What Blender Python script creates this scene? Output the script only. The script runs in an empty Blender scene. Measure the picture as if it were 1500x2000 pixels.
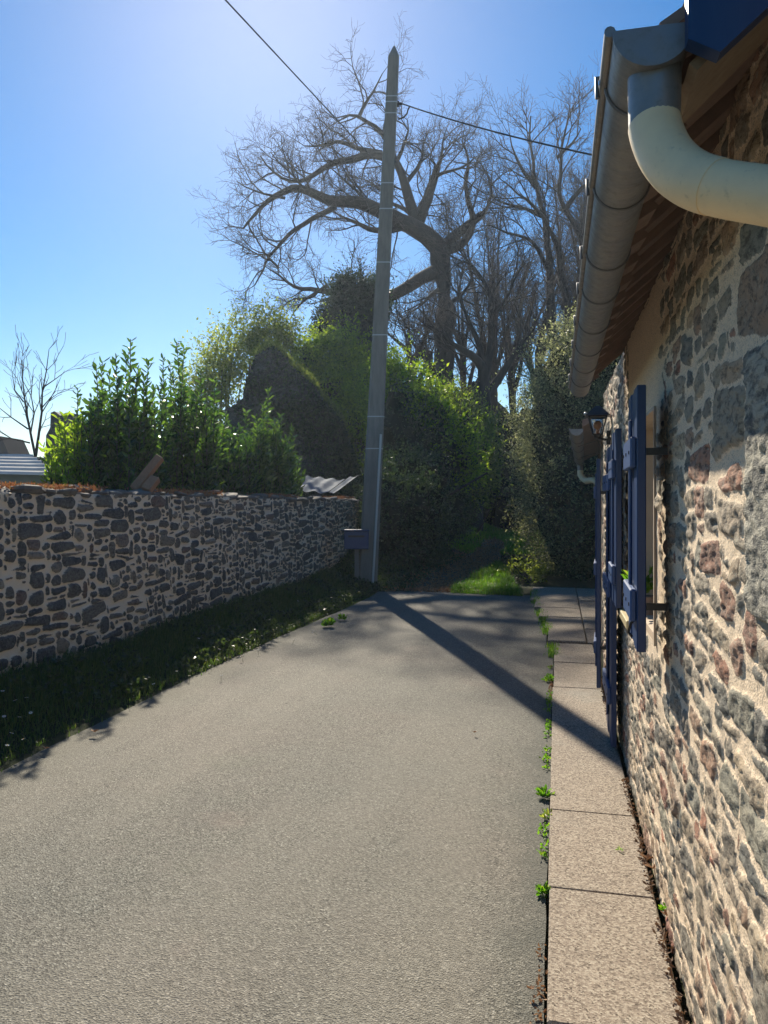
import bpy, math, random
import numpy as np
from mathutils import Vector, Matrix

C = bpy.context.scene.collection
R = math.radians
rng = np.random.default_rng(7)
random.seed(7)

# ------------------------------------------------------------------ camera
F, HY, EYE = 1503.0, 975.0, 1.5          # focal length in photo pixels, horizon row, eye height (m)
YAW = math.atan((1088 - 750) / F)        # the lane runs along world +Y; the camera looks a bit left of it
cy, sy = math.cos(YAW), math.sin(YAW)
cam_d = bpy.data.cameras.new('camera')
cam = bpy.data.objects.new('camera', cam_d)
C.objects.link(cam)
cam.location = (0, 0, EYE)
cam.rotation_euler = (R(90), 0, YAW)
cam_d.sensor_fit = 'VERTICAL'
cam_d.sensor_height = 24
cam_d.lens = 24 * F / 2000
cam_d.shift_y = -0.0125
cam_d.clip_start = 0.05
cam_d.clip_end = 2000
bpy.context.scene.camera = cam


def P(px, py, D):
    """world point seen at a photo pixel at depth D in metres"""
    a = (px - 750) / F * D
    return Vector((a * cy - D * sy, a * sy + D * cy, EYE + (HY - py) / F * D))


def WY(D, X=0.3):
    """distance along the lane of a point at depth D and lateral offset X"""
    return (D + X * sy) / cy


# ------------------------------------------------------------------ light
SUN_AZ, SUN_EL = YAW + R(8.8), R(34.8)     # azimuth to the left of +Y
w = bpy.data.worlds.new('World')
bpy.context.scene.world = w
w.use_nodes = True
nt = w.node_tree
bg = nt.nodes['Background']
sky = nt.nodes.new('ShaderNodeTexSky')
sky.sky_type = 'NISHITA'
sky.sun_disc = False
sky.sun_elevation = SUN_EL
sky.sun_rotation = -SUN_AZ
sky.altitude = 100
sky.air_density = 1.0
sky.dust_density = 0.25
sky.ozone_density = 2.6
hsv = nt.nodes.new('ShaderNodeHueSaturation')
hsv.inputs['Saturation'].default_value = 1.55
nt.links.new(sky.outputs[0], hsv.inputs['Color'])
nt.links.new(hsv.outputs[0], bg.inputs[0])
bg.inputs[1].default_value = 0.058
sd = bpy.data.lights.new('sun', 'SUN')
sd.energy = 4.5
sd.angle = R(0.53)
sd.color = (1.0, 0.90, 0.73)
so = bpy.data.objects.new('sun', sd)
C.objects.link(so)
sdir = Vector((-math.sin(SUN_AZ) * math.cos(SUN_EL), math.cos(SUN_AZ) * math.cos(SUN_EL), math.sin(SUN_EL)))
so.rotation_euler = (-sdir).to_track_quat('-Z', 'Y').to_euler()
so.location = sdir * 50
vs = bpy.context.scene.view_settings
vs.view_transform = 'Standard'
vs.look = 'None'
vs.exposure = 1.0
vs.gamma = 1
try:
    bpy.context.scene.cycles.max_bounces = 6
    bpy.context.scene.cycles.transparent_max_bounces = 8
    bpy.context.scene.cycles.sample_clamp_indirect = 6
except Exception:
    pass


# ------------------------------------------------------------------ materials
class NT:
    def __init__(self, name):
        self.m = bpy.data.materials.new(name)
        self.m.use_nodes = True
        self.t = self.m.node_tree
        self.p = self.t.nodes['Principled BSDF']
        self.out = self.t.nodes['Material Output']
        self._co = None

    def n(self, typ, **kw):
        nd = self.t.nodes.new(typ)
        for k, v in kw.items():
            setattr(nd, k, v)
        return nd

    def l(self, a, b):
        self.t.links.new(a, b)

    def co(self):
        if self._co is None:
            self._co = self.n('ShaderNodeTexCoord').outputs['Object']
        return self._co

    def mapped(self, sc, rot=(0, 0, 0)):
        mp = self.n('ShaderNodeMapping')
        mp.inputs['Scale'].default_value = sc
        mp.inputs['Rotation'].default_value = rot
        self.l(self.co(), mp.inputs[0])
        return mp.outputs[0]

    def noise(self, scale, detail=4, rough=0.6, vec=None, out='Fac', dist=0):
        nd = self.n('ShaderNodeTexNoise')
        nd.inputs['Scale'].default_value = scale
        nd.inputs['Detail'].default_value = detail
        nd.inputs['Roughness'].default_value = rough
        nd.inputs['Distortion'].default_value = dist
        self.l(vec or self.co(), nd.inputs['Vector'])
        return nd.outputs[out]

    def voronoi(self, scale, out='Color', vec=None, feature='F1', rand=1.0):
        nd = self.n('ShaderNodeTexVoronoi')
        nd.feature = feature
        nd.inputs['Scale'].default_value = scale
        nd.inputs['Randomness'].default_value = rand
        self.l(vec or self.co(), nd.inputs['Vector'])
        return nd.outputs[out]

    def ramp(self, fac, stops, interp='LINEAR'):
        nd = self.n('ShaderNodeValToRGB')
        cr = nd.color_ramp
        cr.interpolation = interp
        while len(cr.elements) < len(stops):
            cr.elements.new(0.5)
        for e, (p, c) in zip(cr.elements, stops):
            e.position = p
            e.color = (*c, 1) if len(c) == 3 else c
        self.l(fac, nd.inputs[0])
        return nd.outputs[0]

    def math(self, op, a, b=None, clamp=False):
        nd = self.n('ShaderNodeMath', operation=op, use_clamp=clamp)
        for i, v in enumerate((a, b)):
            if v is None:
                continue
            if isinstance(v, (int, float)):
                nd.inputs[i].default_value = v
            else:
                self.l(v, nd.inputs[i])
        return nd.outputs[0]

    def rng(self, v, a, b, c=0, d=1):
        nd = self.n('ShaderNodeMapRange')
        nd.interpolation_type = 'SMOOTHSTEP'
        self.l(v, nd.inputs[0])
        for i, x in enumerate((a, b, c, d)):
            nd.inputs[i + 1].default_value = x
        return nd.outputs[0]

    def mix(self, f, a, b, blend='MIX'):
        nd = self.n('ShaderNodeMix', data_type='RGBA', blend_type=blend)
        for i, v in ((0, f), (6, a), (7, b)):
            if isinstance(v, (int, float)):
                nd.inputs[i].default_value = v
            elif isinstance(v, tuple):
                nd.inputs[i].default_value = (*v, 1) if len(v) == 3 else v
            else:
                self.l(v, nd.inputs[i])
        return nd.outputs[2]

    def base(self, v):
        if isinstance(v, tuple):
            self.p.inputs['Base Color'].default_value = (*v, 1)
        else:
            self.l(v, self.p.inputs['Base Color'])

    def set(self, rough=0.8, metal=0, spec=0.5, coat=0):
        self.p.inputs['Roughness'].default_value = rough
        self.p.inputs['Metallic'].default_value = metal
        self.p.inputs['Specular IOR Level'].default_value = spec
        self.p.inputs['Coat Weight'].default_value = coat

    def bump(self, h, strength=0.5, dist=0.01, prev=None):
        nd = self.n('ShaderNodeBump')
        nd.inputs['Strength'].default_value = strength
        nd.inputs['Distance'].default_value = dist
        self.l(h, nd.inputs['Height'])
        if prev is not None:
            self.l(prev, nd.inputs['Normal'])
        self.l(nd.outputs[0], self.p.inputs['Normal'])
        return nd.outputs[0]

    def attr(self, name, out='Fac'):
        nd = self.n('ShaderNodeAttribute', attribute_name=name)
        return nd.outputs[out]


def stone_mat(name, ramp, mortar_a, mortar_b, dirt=None, sandy=0.6, relief=0.9, bed=(1, 1, 1)):
    k = NT(name)
    s = k.attr('sd')
    rn = k.attr('rn')
    n1 = k.noise(60, 3, 0.6)
    sdn = k.math('ADD', s, k.math('MULTIPLY', k.math('SUBTRACT', n1, 0.5), 0.014))
    mask = k.rng(sdn, -0.0015, 0.0025)
    col = k.ramp(rn, ramp)
    n2 = k.noise(14, 5, 0.7)
    col = k.mix(k.rng(n2, 0.3, 0.75, 0, 0.75), col, k.mix(0.6, col, (0.30, 0.29, 0.25)))
    crevice = k.noise(26, 5, 0.75, vec=k.mapped(bed))
    col = k.mix(k.rng(crevice, 0.36, 0.54, 0.74, 0), col, (0.03, 0.027, 0.025))  # crevice shade painted dark where the relief noise runs low
    lich = k.noise(75, 4, 0.6)
    col = k.mix(k.rng(lich, 0.56, 0.68, 0, 0.5), col, (0.40, 0.40, 0.32))
    sand = k.voronoi(330, 'Color')
    sandf = k.n('ShaderNodeSeparateColor')
    k.l(sand, sandf.inputs[0])
    mc = k.mix(k.noise(3.2, 5, 0.65), mortar_a, mortar_b)
    mc = k.mix(k.rng(sandf.outputs[0], 0.0, 0.30, sandy, 0), mc, (0.10, 0.085, 0.07))
    mc = k.mix(k.rng(sandf.outputs[1], 0.8, 0.95, 0, 0.35), mc, (0.62, 0.58, 0.50))
    fin = k.mix(mask, mc, col)
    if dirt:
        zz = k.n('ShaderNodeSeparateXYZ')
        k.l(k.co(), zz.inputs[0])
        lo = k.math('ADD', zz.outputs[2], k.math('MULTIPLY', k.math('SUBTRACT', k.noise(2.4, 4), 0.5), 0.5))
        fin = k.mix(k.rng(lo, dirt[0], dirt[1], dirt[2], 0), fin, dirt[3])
    k.base(fin)
    k.set(0.86, 0, 0.35)
    b1 = k.bump(k.mix(mask, k.noise(170, 3, 0.7), crevice), relief, 0.007)
    k.bump(k.noise(420, 2, 0.6), 0.55, 0.002, b1)
    return k.m


M = {}
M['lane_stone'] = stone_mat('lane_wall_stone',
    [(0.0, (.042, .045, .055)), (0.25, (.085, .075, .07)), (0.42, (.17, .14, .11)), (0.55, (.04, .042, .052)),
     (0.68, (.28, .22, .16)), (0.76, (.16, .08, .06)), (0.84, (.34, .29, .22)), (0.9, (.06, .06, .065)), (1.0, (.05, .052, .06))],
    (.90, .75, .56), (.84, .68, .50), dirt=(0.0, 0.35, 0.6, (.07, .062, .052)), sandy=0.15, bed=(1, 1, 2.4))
M['house_stone'] = stone_mat('house_wall_stone',
    [(0.0, (.26, .235, .18)), (0.14, (.40, .31, .22)), (0.28, (.14, .135, .12)), (0.42, (.46, .35, .23)),
     (0.54, (.19, .175, .15)), (0.64, (.33, .30, .22)), (0.74, (.42, .17, .10)), (0.82, (.38, .28, .18)), (0.90, (.30, .11, .07)), (1.0, (.55, .42, .27))],
    (.90, .72, .52), (.84, .66, .47), sandy=0.6, bed=(1, 1, 2.2))
M['ruin_stone'] = stone_mat('ruin_stone',
    [(0.0, (.04, .042, .042)), (0.5, (.07, .066, .06)), (1.0, (.055, .055, .05))],
    (.075, .07, .06), (.055, .05, .045), sandy=0.3)

k = NT('gravel_road')
v1 = k.voronoi(165, 'Color')
sp = k.n('ShaderNodeSeparateColor'); k.l(v1, sp.inputs[0])
chips = k.ramp(sp.outputs[0], [(0, (.045, .043, .038)), (.16, (.085, .08, .068)), (.4, (.145, .135, .113)), (.68, (.195, .18, .152)), (.9, (.25, .235, .20)), (1, (.38, .355, .31))])
tint = k.ramp(k.noise(0.55, 5, 0.6), [(0.3, (.82, .88, .89)), (.5, (.90, .92, .91)), (.7, (.95, .89, .88))])
c = k.mix(1.0, chips, tint, 'MULTIPLY')
yy = k.noise(5, 6, 0.7)
c = k.mix(k.rng(yy, 0.3, 0.75, 0.0, 0.35), c, (.17, .155, .135))
g = k.noise(0.9, 4, 0.7)
c = k.mix(k.rng(g, 0.55, 0.8, 0, 0.28), c, (.11, .13, .08))
pt = k.noise(1.4, 5, 0.75, vec=k.mapped((1, 0.35, 1)))
c = k.mix(k.rng(pt, 0.60, 0.68, 0, 0.20), c, (.075, .072, .068))
sx = k.n('ShaderNodeSeparateXYZ'); k.l(k.co(), sx.inputs[0])
ex = k.math('ADD', sx.outputs[0], k.math('MULTIPLY', k.math('SUBTRACT', k.noise(3.5, 5), 0.5), 0.35))
c = k.mix(k.rng(ex, -0.28, -0.02, 0, 0.62), c, (.07, .075, .065))
c = k.mix(k.rng(ex, -3.0, -2.55, 0.55, 0), c, (.085, .085, .06))
wb = k.noise(0.8, 3, 0.5, vec=k.mapped((2.2, .22, 1)))
c = k.mix(k.rng(wb, .42, .62, 0, .22), c, (.26, .24, .20))
rd = k.noise(1.1, 5, 0.7)
c = k.mix(k.rng(rd, .58, .74, 0, .22), c, (.26, .19, .165))
st2 = k.voronoi(2.3, 'Distance', vec=k.mapped((1, .8, 1)))
c = k.mix(k.rng(k.math('ADD', st2, k.math('MULTIPLY', k.noise(9, 4, .7), .25)), .13, .22, .45, 0), c, (.06, .057, .052))
ck = k.voronoi(.55, 'Distance', feature='DISTANCE_TO_EDGE', vec=k.noise(1.3, 5, .7, out='Color', vec=k.mapped((.9, .5, 1))))
ck2 = k.noise(.7, 2, .5)
c = k.mix(k.math('MULTIPLY', k.rng(ck, .0, .0035, .55, 0), k.rng(ck2, .52, .6, 0, 1)), c, (.035, .033, .03))
gr = k.noise(55, 3, 0.8)
c = k.mix(k.rng(gr, .60, .70, 0, .5), c, (.06, .057, .05))
k.base(c); k.set(0.85, 0, 0.3)
b = k.bump(k.voronoi(165, 'Distance'), 0.7, 0.005)
k.bump(k.noise(28, 4, 0.7), 0.25, 0.01, b)
M['road'] = k.m

k = NT('pavement_concrete')
v1 = k.voronoi(170, 'Color')
sp = k.n('ShaderNodeSeparateColor'); k.l(v1, sp.inputs[0])
chips = k.ramp(sp.outputs[0], [(0, (.085, .066, .05)), (.25, (.20, .16, .125)), (.6, (.28, .23, .18)), (1, (.40, .35, .28))])
st = k.noise(5, 5, 0.7, vec=k.mapped((0.8, 3.0, 1)))
c = k.mix(k.rng(st, 0.52, 0.72, 0, 0.5), chips, (.16, .13, .105))
c = k.mix(k.rng(k.noise(1.3, 3), 0.55, 0.7, 0, 0.3), c, (.26, .27, .24))
c = k.mix(k.rng(k.noise(40, 3, .8), .58, .70, 0, .45), c, (.08, .065, .05))
c = k.mix(k.rng(k.noise(9, 5, .75), .60, .72, 0, .4), c, (.10, .095, .08))
k.base(c); k.set(0.85, 0, 0.3)
b = k.bump(k.voronoi(170, 'Distance'), 0.5, 0.003)
M['slab'] = k.m

k = NT('soil_ground')
c = k.ramp(k.noise(6, 6, 0.7), [(0.3, (.022, .03, .014)), (.5, (.035, .045, .018)), (.7, (.06, .05, .03))])
k.base(c); k.set(0.95, 0, 0.2)
k.bump(k.noise(30, 5, 0.7), 0.8, 0.02)
M['ground'] = k.m

k = NT('dirt_path')
c = k.ramp(k.noise(9, 6, 0.75), [(0.3, (.045, .036, .028)), (.5, (.12, .10, .08)), (.7, (.24, .21, .17))])
k.base(c); k.set(0.95, 0, 0.2)
k.bump(k.noise(22, 5, 0.7), 0.8, 0.03)
M['dirt'] = k.m


def leaf_mat(name, cols, trans=0.45, rough=0.45, spec=0.5, tcol=None):
    k = NT(name)
    geo = k.n('ShaderNodeNewGeometry')
    c = k.ramp(geo.outputs['Random Per Island'], cols)
    k.base(c); k.set(rough, 0, spec)
    tr = k.n('ShaderNodeBsdfTranslucent')
    k.l(k.mix(1.0, c, tcol or (2.4, 2.6, 0.9), 'MULTIPLY'), tr.inputs[0])
    mx = k.n('ShaderNodeMixShader')
    mx.inputs[0].default_value = trans
    k.l(k.p.outputs[0], mx.inputs[1]); k.l(tr.outputs[0], mx.inputs[2])
    k.l(mx.outputs[0], k.out.inputs[0])
    return k.m


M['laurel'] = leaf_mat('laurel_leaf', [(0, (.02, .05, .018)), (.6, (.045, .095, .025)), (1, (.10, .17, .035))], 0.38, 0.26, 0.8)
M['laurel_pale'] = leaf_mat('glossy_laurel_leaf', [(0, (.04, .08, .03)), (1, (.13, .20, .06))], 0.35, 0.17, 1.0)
M['fresh'] = leaf_mat('fresh_spring_leaf', [(0, (.075, .125, .025)), (.6, (.135, .20, .04)), (1, (.22, .28, .06))], 0.6, 0.45, tcol=(3.0, 3.0, .8))
M['fresh_dim'] = leaf_mat('mid_green_leaf', [(0, (.07, .10, .035)), (.6, (.12, .155, .05)), (1, (.20, .22, .09))], 0.55, 0.45, tcol=(2.8, 2.8, 1.0))
M['dark'] = leaf_mat('dark_evergreen_leaf', [(0, (.018, .035, .02)), (1, (.045, .07, .03))], 0.15, 0.45)
M['ivy'] = leaf_mat('ivy_leaf', [(0, (.025, .045, .022)), (.7, (.05, .075, .032)), (1, (.09, .12, .05))], 0.25, 0.4)
M['hedge'] = leaf_mat('hedge_leaf', [(0, (.08, .09, .055)), (.6, (.14, .15, .095)), (1, (.33, .33, .24))], 0.5, 0.45, tcol=(2.6, 2.6, 1.6))
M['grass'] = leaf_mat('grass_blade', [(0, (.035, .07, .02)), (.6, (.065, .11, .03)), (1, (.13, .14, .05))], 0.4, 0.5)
M['grass_lit'] = leaf_mat('sunlit_grass_blade', [(0, (.05, .12, .014)), (.6, (.09, .19, .022)), (1, (.18, .22, .05))], 0.5, 0.5, tcol=(2.2, 2.5, .7))  # brighter copy of the grass, sunlight put into its colour
M['dead'] = leaf_mat('dry_leaf', [(0, (.22, .11, .05)), (1, (.40, .25, .14))], 0.25, 0.7, tcol=(1.2, 1, .8))
M['litter'] = leaf_mat('old_leaf_litter', [(0, (.10, .06, .035)), (.6, (.17, .10, .06)), (1, (.30, .20, .12))], 0.15, 0.8, tcol=(1.2, 1, .8))
M['moss'] = leaf_mat('dry_red_moss', [(0, (.22, .09, .04)), (.6, (.34, .15, .07)), (1, (.30, .24, .09))], 0.25, 0.8, tcol=(1.2, 1, .8))


def simple(name, col, rough=0.6, metal=0, spec=0.5, nscale=None, ncol=None, bump=None, nvec=None, amt=0.6):
    k = NT(name)
    if nscale:
        f = k.noise(nscale, 6, 0.7, vec=k.mapped(nvec) if nvec else None)
        k.base(k.mix(k.rng(f, 0.35, 0.7, 0, amt), col, ncol))
        if bump:
            k.bump(f, bump, 0.006)
    else:
        k.base(col)
    k.set(rough, metal, spec)
    return k.m


M['bark'] = simple('oak_bark', (.038, .032, .03), 0.95, nscale=9, ncol=(.07, .058, .05), bump=0.9, nvec=(1, 1, .3))
M['twig'] = simple('twig_bark', (.065, .048, .044), 0.9)
M['core'] = simple('light_block_core', (.03, .036, .024), 1.0, spec=0.0, nscale=5, ncol=(.045, .045, .03))  # solid dark filler added inside shrubs and hedges to block light
M['zinc'] = simple('zinc', (.30, .31, .32), 0.42, 0.55, nscale=3.5, ncol=(.40, .37, .33), nvec=(1, 3, 1), bump=0.08)
M['zinc_dark'] = simple('zinc_seam', (.16, .16, .17), 0.5, 0.4)
M['pvc'] = simple('cream_pvc', (.85, .67, .42), 0.42, nscale=7, ncol=(.68, .54, .34), amt=0.6)
k = NT('cream_pvc')
f1 = k.noise(7, 5, 0.7); f2 = k.noise(60, 4, 0.7)
c = k.mix(k.rng(f1, .35, .7, 0, .6), (.90, .70, .42), (.74, .57, .35))
c = k.mix(k.rng(f2, .58, .75, 0, .35), c, (.35, .28, .20))
k.base(c); k.set(.45, 0, .5); k.bump(f2, .08, .002)
M['pvc'] = k.m
k = NT('weathered_zinc')
f1 = k.noise(5, 6, 0.75, vec=k.mapped((1, 2.5, 1))); f2 = k.noise(38, 5, 0.75)
c = k.mix(k.rng(f1, .35, .68, 0, .8), (.22, .225, .235), (.31, .285, .255))
c = k.mix(k.rng(f2, .52, .72, 0, .45), c, (.15, .14, .13))
k.base(c); k.set(.5, .45, .5)
k.l(k.rng(f2, .3, .7, .38, .62), k.p.inputs['Roughness'])
k.bump(f1, .25, .006)
M['zinc'] = k.m
M['tile'] = simple('roof_tile', (.27, .19, .15), 0.85, nscale=12, ncol=(.15, .11, .095), bump=0.4)
M['soffit'] = simple('soffit_wood', (.30, .225, .15), 0.8, nscale=9, ncol=(.19, .13, .09), nvec=(1, 6, 6), bump=0.3)
M['blue'] = simple('blue_paint', (.004, .032, .12), 0.4, nscale=8, ncol=(.014, .048, .145), nvec=(3, 3, .4), bump=0.12)
M['blue_pale'] = simple('pale_blue_paint', (.016, .058, .18), 0.45, nscale=14, ncol=(.035, .085, .22), bump=0.12)  # paler blue for the shutter battens
M['plaster'] = simple('lime_plaster', (.58, .47, .36), 0.9, nscale=8, ncol=(.45, .36, .28), bump=0.3)
M['wood_pale'] = simple('pale_wood', (.62, .50, .27), 0.55, nscale=10, ncol=(.50, .38, .19), nvec=(8, 1, 8))
M['wood_brown'] = simple('brown_wood', (.34, .17, .09), 0.75, nscale=8, ncol=(.22, .11, .06), nvec=(6, 6, 1), bump=0.3)
M['metal_black'] = simple('black_metal', (.012, .013, .016), 0.35, 0.2)
M['concrete'] = simple('pole_concrete', (.27, .245, .21), 0.85, nscale=5, ncol=(.16, .15, .13), nvec=(3, 3, .5), bump=0.4)
M['band'] = simple('steel_band', (.5, .5, .48), 0.4, 0.6)
M['conduit'] = simple('grey_conduit', (.62, .60, .56), 0.5)
M['cable'] = simple('black_cable', (.015, .015, .016), 0.6)
M['mailbox'] = simple('mailbox_paint', (.008, .042, .15), 0.4, 0.0, nscale=6, ncol=(.012, .05, .17))
M['sheet'] = simple('corrugated_sheet', (.11, .14, .18), 0.85, 0.0, 0.12, nscale=5, ncol=(.20, .21, .22), bump=0.1)
M['sheet_pale'] = simple('pale_fibre_sheet', (.50, .49, .47), 0.5, 0.0, nscale=5, ncol=(.36, .35, .33), bump=0.2)
M['dark_wood'] = simple('dark_planks', (.05, .042, .036), 0.85, nscale=6, ncol=(.09, .075, .06), nvec=(6, 6, 1), bump=0.3)
M['glass_dark'] = simple('window_glass', (.02, .025, .03), 0.05, 0, 0.8)
M['slate'] = simple('slate_coping', (.12, .105, .095), 0.85, nscale=9, ncol=(.24, .21, .17), bump=0.5)
M['petal'] = simple('white_petal', (.8, .8, .78), 0.7)
M['petal_mid'] = simple('yellow_centre', (.7, .45, .05), 0.7)
M['far_roof'] = simple('far_dark_roof', (.03, .026, .024), 1.0, spec=0.0)
M['render_far'] = simple('far_render', (.35, .32, .28), 0.9, nscale=3, ncol=(.25, .22, .19))
k = NT('lantern_glass')
k.base((.9, .85, .75)); k.set(0.05, 0, 0.5)
k.p.inputs['Transmission Weight'].default_value = 1.0
M['glass'] = k.m
M['bulb'] = simple('amber_bulb', (.40, .20, .09), 0.2)


# ------------------------------------------------------------------ object helpers
def tag(o, label=None, cat=None, group=None, kind=None):
    if label: o['label'] = label
    if cat: o['category'] = cat
    if group: o['group'] = group
    if kind: o['kind'] = kind
    return o


def thing(name, label, cat, loc=(0, 0, 0), group=None):
    o = bpy.data.objects.new(name, None)
    o.empty_display_size = 0.1
    C.objects.link(o)
    o.location = loc
    return tag(o, label, cat, group)


def link(name, me, parent=None):
    o = bpy.data.objects.new(name, me)
    C.objects.link(o)
    if parent is not None:
        o.parent = parent
        # geometry is written in world coordinates: cancel the parents' offset
        off = Vector((0, 0, 0)); q = parent
        while q is not None:
            off += q.location; q = q.parent
        o.location = -off
    return o


class MB:
    """collects shapes in world coordinates, linked as one mesh"""
    def __init__(self):
        self.v, self.f, self.mi, self.sm = [], [], [], []

    def add(self, vs, fs, mi=0, smooth=False):
        b = len(self.v)
        self.v += [tuple(p) for p in vs]
        self.f += [tuple(b + i for i in q) for q in fs]
        self.mi += [mi] * len(fs)
        self.sm += [smooth] * len(fs)
        return self

    def box(self, lo, hi, mi=0, mat=None, bevel=0.0):
        x0, y0, z0 = lo; x1, y1, z1 = hi
        if bevel > 0:
            b = bevel
            vs = []
            for x, sx in ((x0, 1), (x1, -1)):
                for y, s2 in ((y0, 1), (y1, -1)):
                    for z, sz in ((z0, 1), (z1, -1)):
                        vs += [(x + sx * b, y + s2 * b, z), (x + sx * b, y, z + sz * b), (x, y + s2 * b, z + sz * b)]
            import bmesh
            bm = bmesh.new()
            for p in vs:
                bm.verts.new(p)
            bmesh.ops.convex_hull(bm, input=bm.verts)
            bmesh.ops.dissolve_limit(bm, angle_limit=0.01, verts=bm.verts, edges=bm.edges)
            bm.verts.index_update()
            vv = [mat @ v.co if mat else v.co.copy() for v in bm.verts]
            ff = [[v.index for v in f.verts] for f in bm.faces]
            bm.free()
            return self.add(vv, ff, mi)
        vs = [Vector((x, y, z)) for x in (x0, x1) for y in (y0, y1) for z in (z0, z1)]
        if mat:
            vs = [mat @ v for v in vs]
        return self.add(vs, [(0, 1, 3, 2), (4, 6, 7, 5), (0, 4, 5, 1), (2, 3, 7, 6), (0, 2, 6, 4), (1, 5, 7, 3)], mi)

    def tube(self, pts, r, n=10, mi=0, cap=True, smooth=True):
        pts = [Vector(p) for p in pts]
        rs = r if isinstance(r, (list, tuple)) else [r] * len(pts)
        vs, fs = [], []
        prev = None
        for i, p in enumerate(pts):
            t = (pts[min(i + 1, len(pts) - 1)] - pts[max(i - 1, 0)]).normalized()
            if prev is None:
                a = t.orthogonal().normalized()
            else:
                a = (prev - t * prev.dot(t)).normalized()
            prev = a
            b = t.cross(a)
            for j in range(n):
                th = 2 * math.pi * j / n
                vs.append(p + (a * math.cos(th) + b * math.sin(th)) * rs[i])
        for i in range(len(pts) - 1):
            for j in range(n):
                k2 = (j + 1) % n
                fs.append((i * n + j, i * n + k2, (i + 1) * n + k2, (i + 1) * n + j))
        self.add(vs, fs, mi, smooth)
        if cap:
            m = len(pts) - 1
            self.add(vs[:n], [tuple(range(n - 1, -1, -1))], mi)
            self.add(vs[m * n:], [tuple(range(n))], mi)
        return self

    def prism(self, poly, d, mi=0):
        """poly: world points of a planar outline, d: extrusion vector"""
        n = len(poly)
        d = Vector(d)
        vs = [Vector(p) for p in poly] + [Vector(p) + d for p in poly]
        fs = [tuple(range(n)), tuple(range(2 * n - 1, n - 1, -1))]
        fs += [(i, i + n, (i + 1) % n + n, (i + 1) % n) for i in range(n)]
        return self.add(vs, fs, mi)

    def build(self, name, mats, parent=None):
        me = bpy.data.meshes.new(name)
        me.from_pydata([tuple(v) for v in self.v], [], self.f)
        for m in (mats if isinstance(mats, (list, tuple)) else [mats]):
            me.materials.append(m)
        me.polygons.foreach_set('material_index', self.mi)
        me.polygons.foreach_set('use_smooth', self.sm)
        me.update()
        return link(name, me, parent)


def np_mesh(name, verts, quads, mats, parent=None, smooth=False, attrs=None, mi=None, nper=4):
    me = bpy.data.meshes.new(name)
    verts = np.ascontiguousarray(verts, dtype=np.float32)
    quads = np.ascontiguousarray(quads, dtype=np.int32)
    me.vertices.add(len(verts))
    me.vertices.foreach_set('co', verts.ravel())
    nf = len(quads)
    me.loops.add(nf * nper)
    me.loops.foreach_set('vertex_index', quads.ravel())
    me.polygons.add(nf)
    me.polygons.foreach_set('loop_start', np.arange(0, nf * nper, nper, dtype=np.int32))
    me.polygons.foreach_set('loop_total', np.full(nf, nper, dtype=np.int32))
    for m in (mats if isinstance(mats, (list, tuple)) else [mats]):
        me.materials.append(m)
    if mi is not None:
        me.polygons.foreach_set('material_index', np.ascontiguousarray(mi, dtype=np.int32))
    me.polygons.foreach_set('use_smooth', np.full(nf, smooth, dtype=bool))
    me.update(calc_edges=True)
    if attrs:
        for kx, a in attrs.items():
            at = me.attributes.new(kx, 'FLOAT', 'POINT')
            at.data.foreach_set('value', np.ascontiguousarray(a, dtype=np.float32))
    return link(name, me, parent)


_tab = np.random.default_rng(99).random((256, 256))


def vn(x, y, seed=0):
    x = np.asarray(x, dtype=float) + seed * 17.31
    y = np.asarray(y, dtype=float) + seed * 7.77
    xi = np.floor(x).astype(int); yi = np.floor(y).astype(int)
    fx = x - xi; fy = y - yi
    fx = fx * fx * (3 - 2 * fx); fy = fy * fy * (3 - 2 * fy)
    a = _tab[xi % 256, yi % 256]; b = _tab[(xi + 1) % 256, yi % 256]
    c_ = _tab[xi % 256, (yi + 1) % 256]; d = _tab[(xi + 1) % 256, (yi + 1) % 256]
    return (a * (1 - fx) + b * fx) * (1 - fy) + (c_ * (1 - fx) + d * fx) * fy


def fbm(x, y, oct=4, seed=0, gain=0.5):
    s = 0; a = 1; t = 0
    for i in range(oct):
        s = s + a * vn(x * 2 ** i, y * 2 ** i, seed + i * 3)
        t += a; a *= gain
    return s / t - 0.5


# ------------------------------------------------------------------ stone walls
def pack(L, H, cell, sizes, r, bigs=()):
    """random rubble: rectangles on an occupancy grid, big given ones first"""
    nx, nz = int(L / cell) + 1, int(H / cell) + 1
    occ = np.zeros((nx, nz), bool)
    out = []
    for (a, b, c_, d) in bigs:
        i0, i1, j0, j1 = [int(round(q / cell)) for q in (a, b, c_, d)]
        i0 = max(i0, 0); i1 = min(i1, nx); j1 = min(j1, nz)
        if i1 > i0 and not occ[i0:i1, j0:j1].any():
            occ[i0:i1, j0:j1] = True
            out.append((i0 * cell, i1 * cell, j0 * cell, j1 * cell, True))
    for j in range(nz):
        for i in range(nx):
            if occ[i, j]:
                continue
            w_, h_ = sizes[r.integers(len(sizes))]
            w_ += r.integers(-1, 2)
            w_ = max(1, w_)
            k_ = 0
            while k_ < w_ and i + k_ < nx and not occ[i + k_, j]:
                k_ += 1
            w_ = k_
            h2 = 1
            while h2 < h_ and j + h2 < nz and not occ[i:i + w_, j + h2].any():
                h2 += 1
            occ[i:i + w_, j:j + h2] = True
            out.append((i * cell, (i + w_) * cell, j * cell, (j + h2) * cell, False))
    return out


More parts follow.
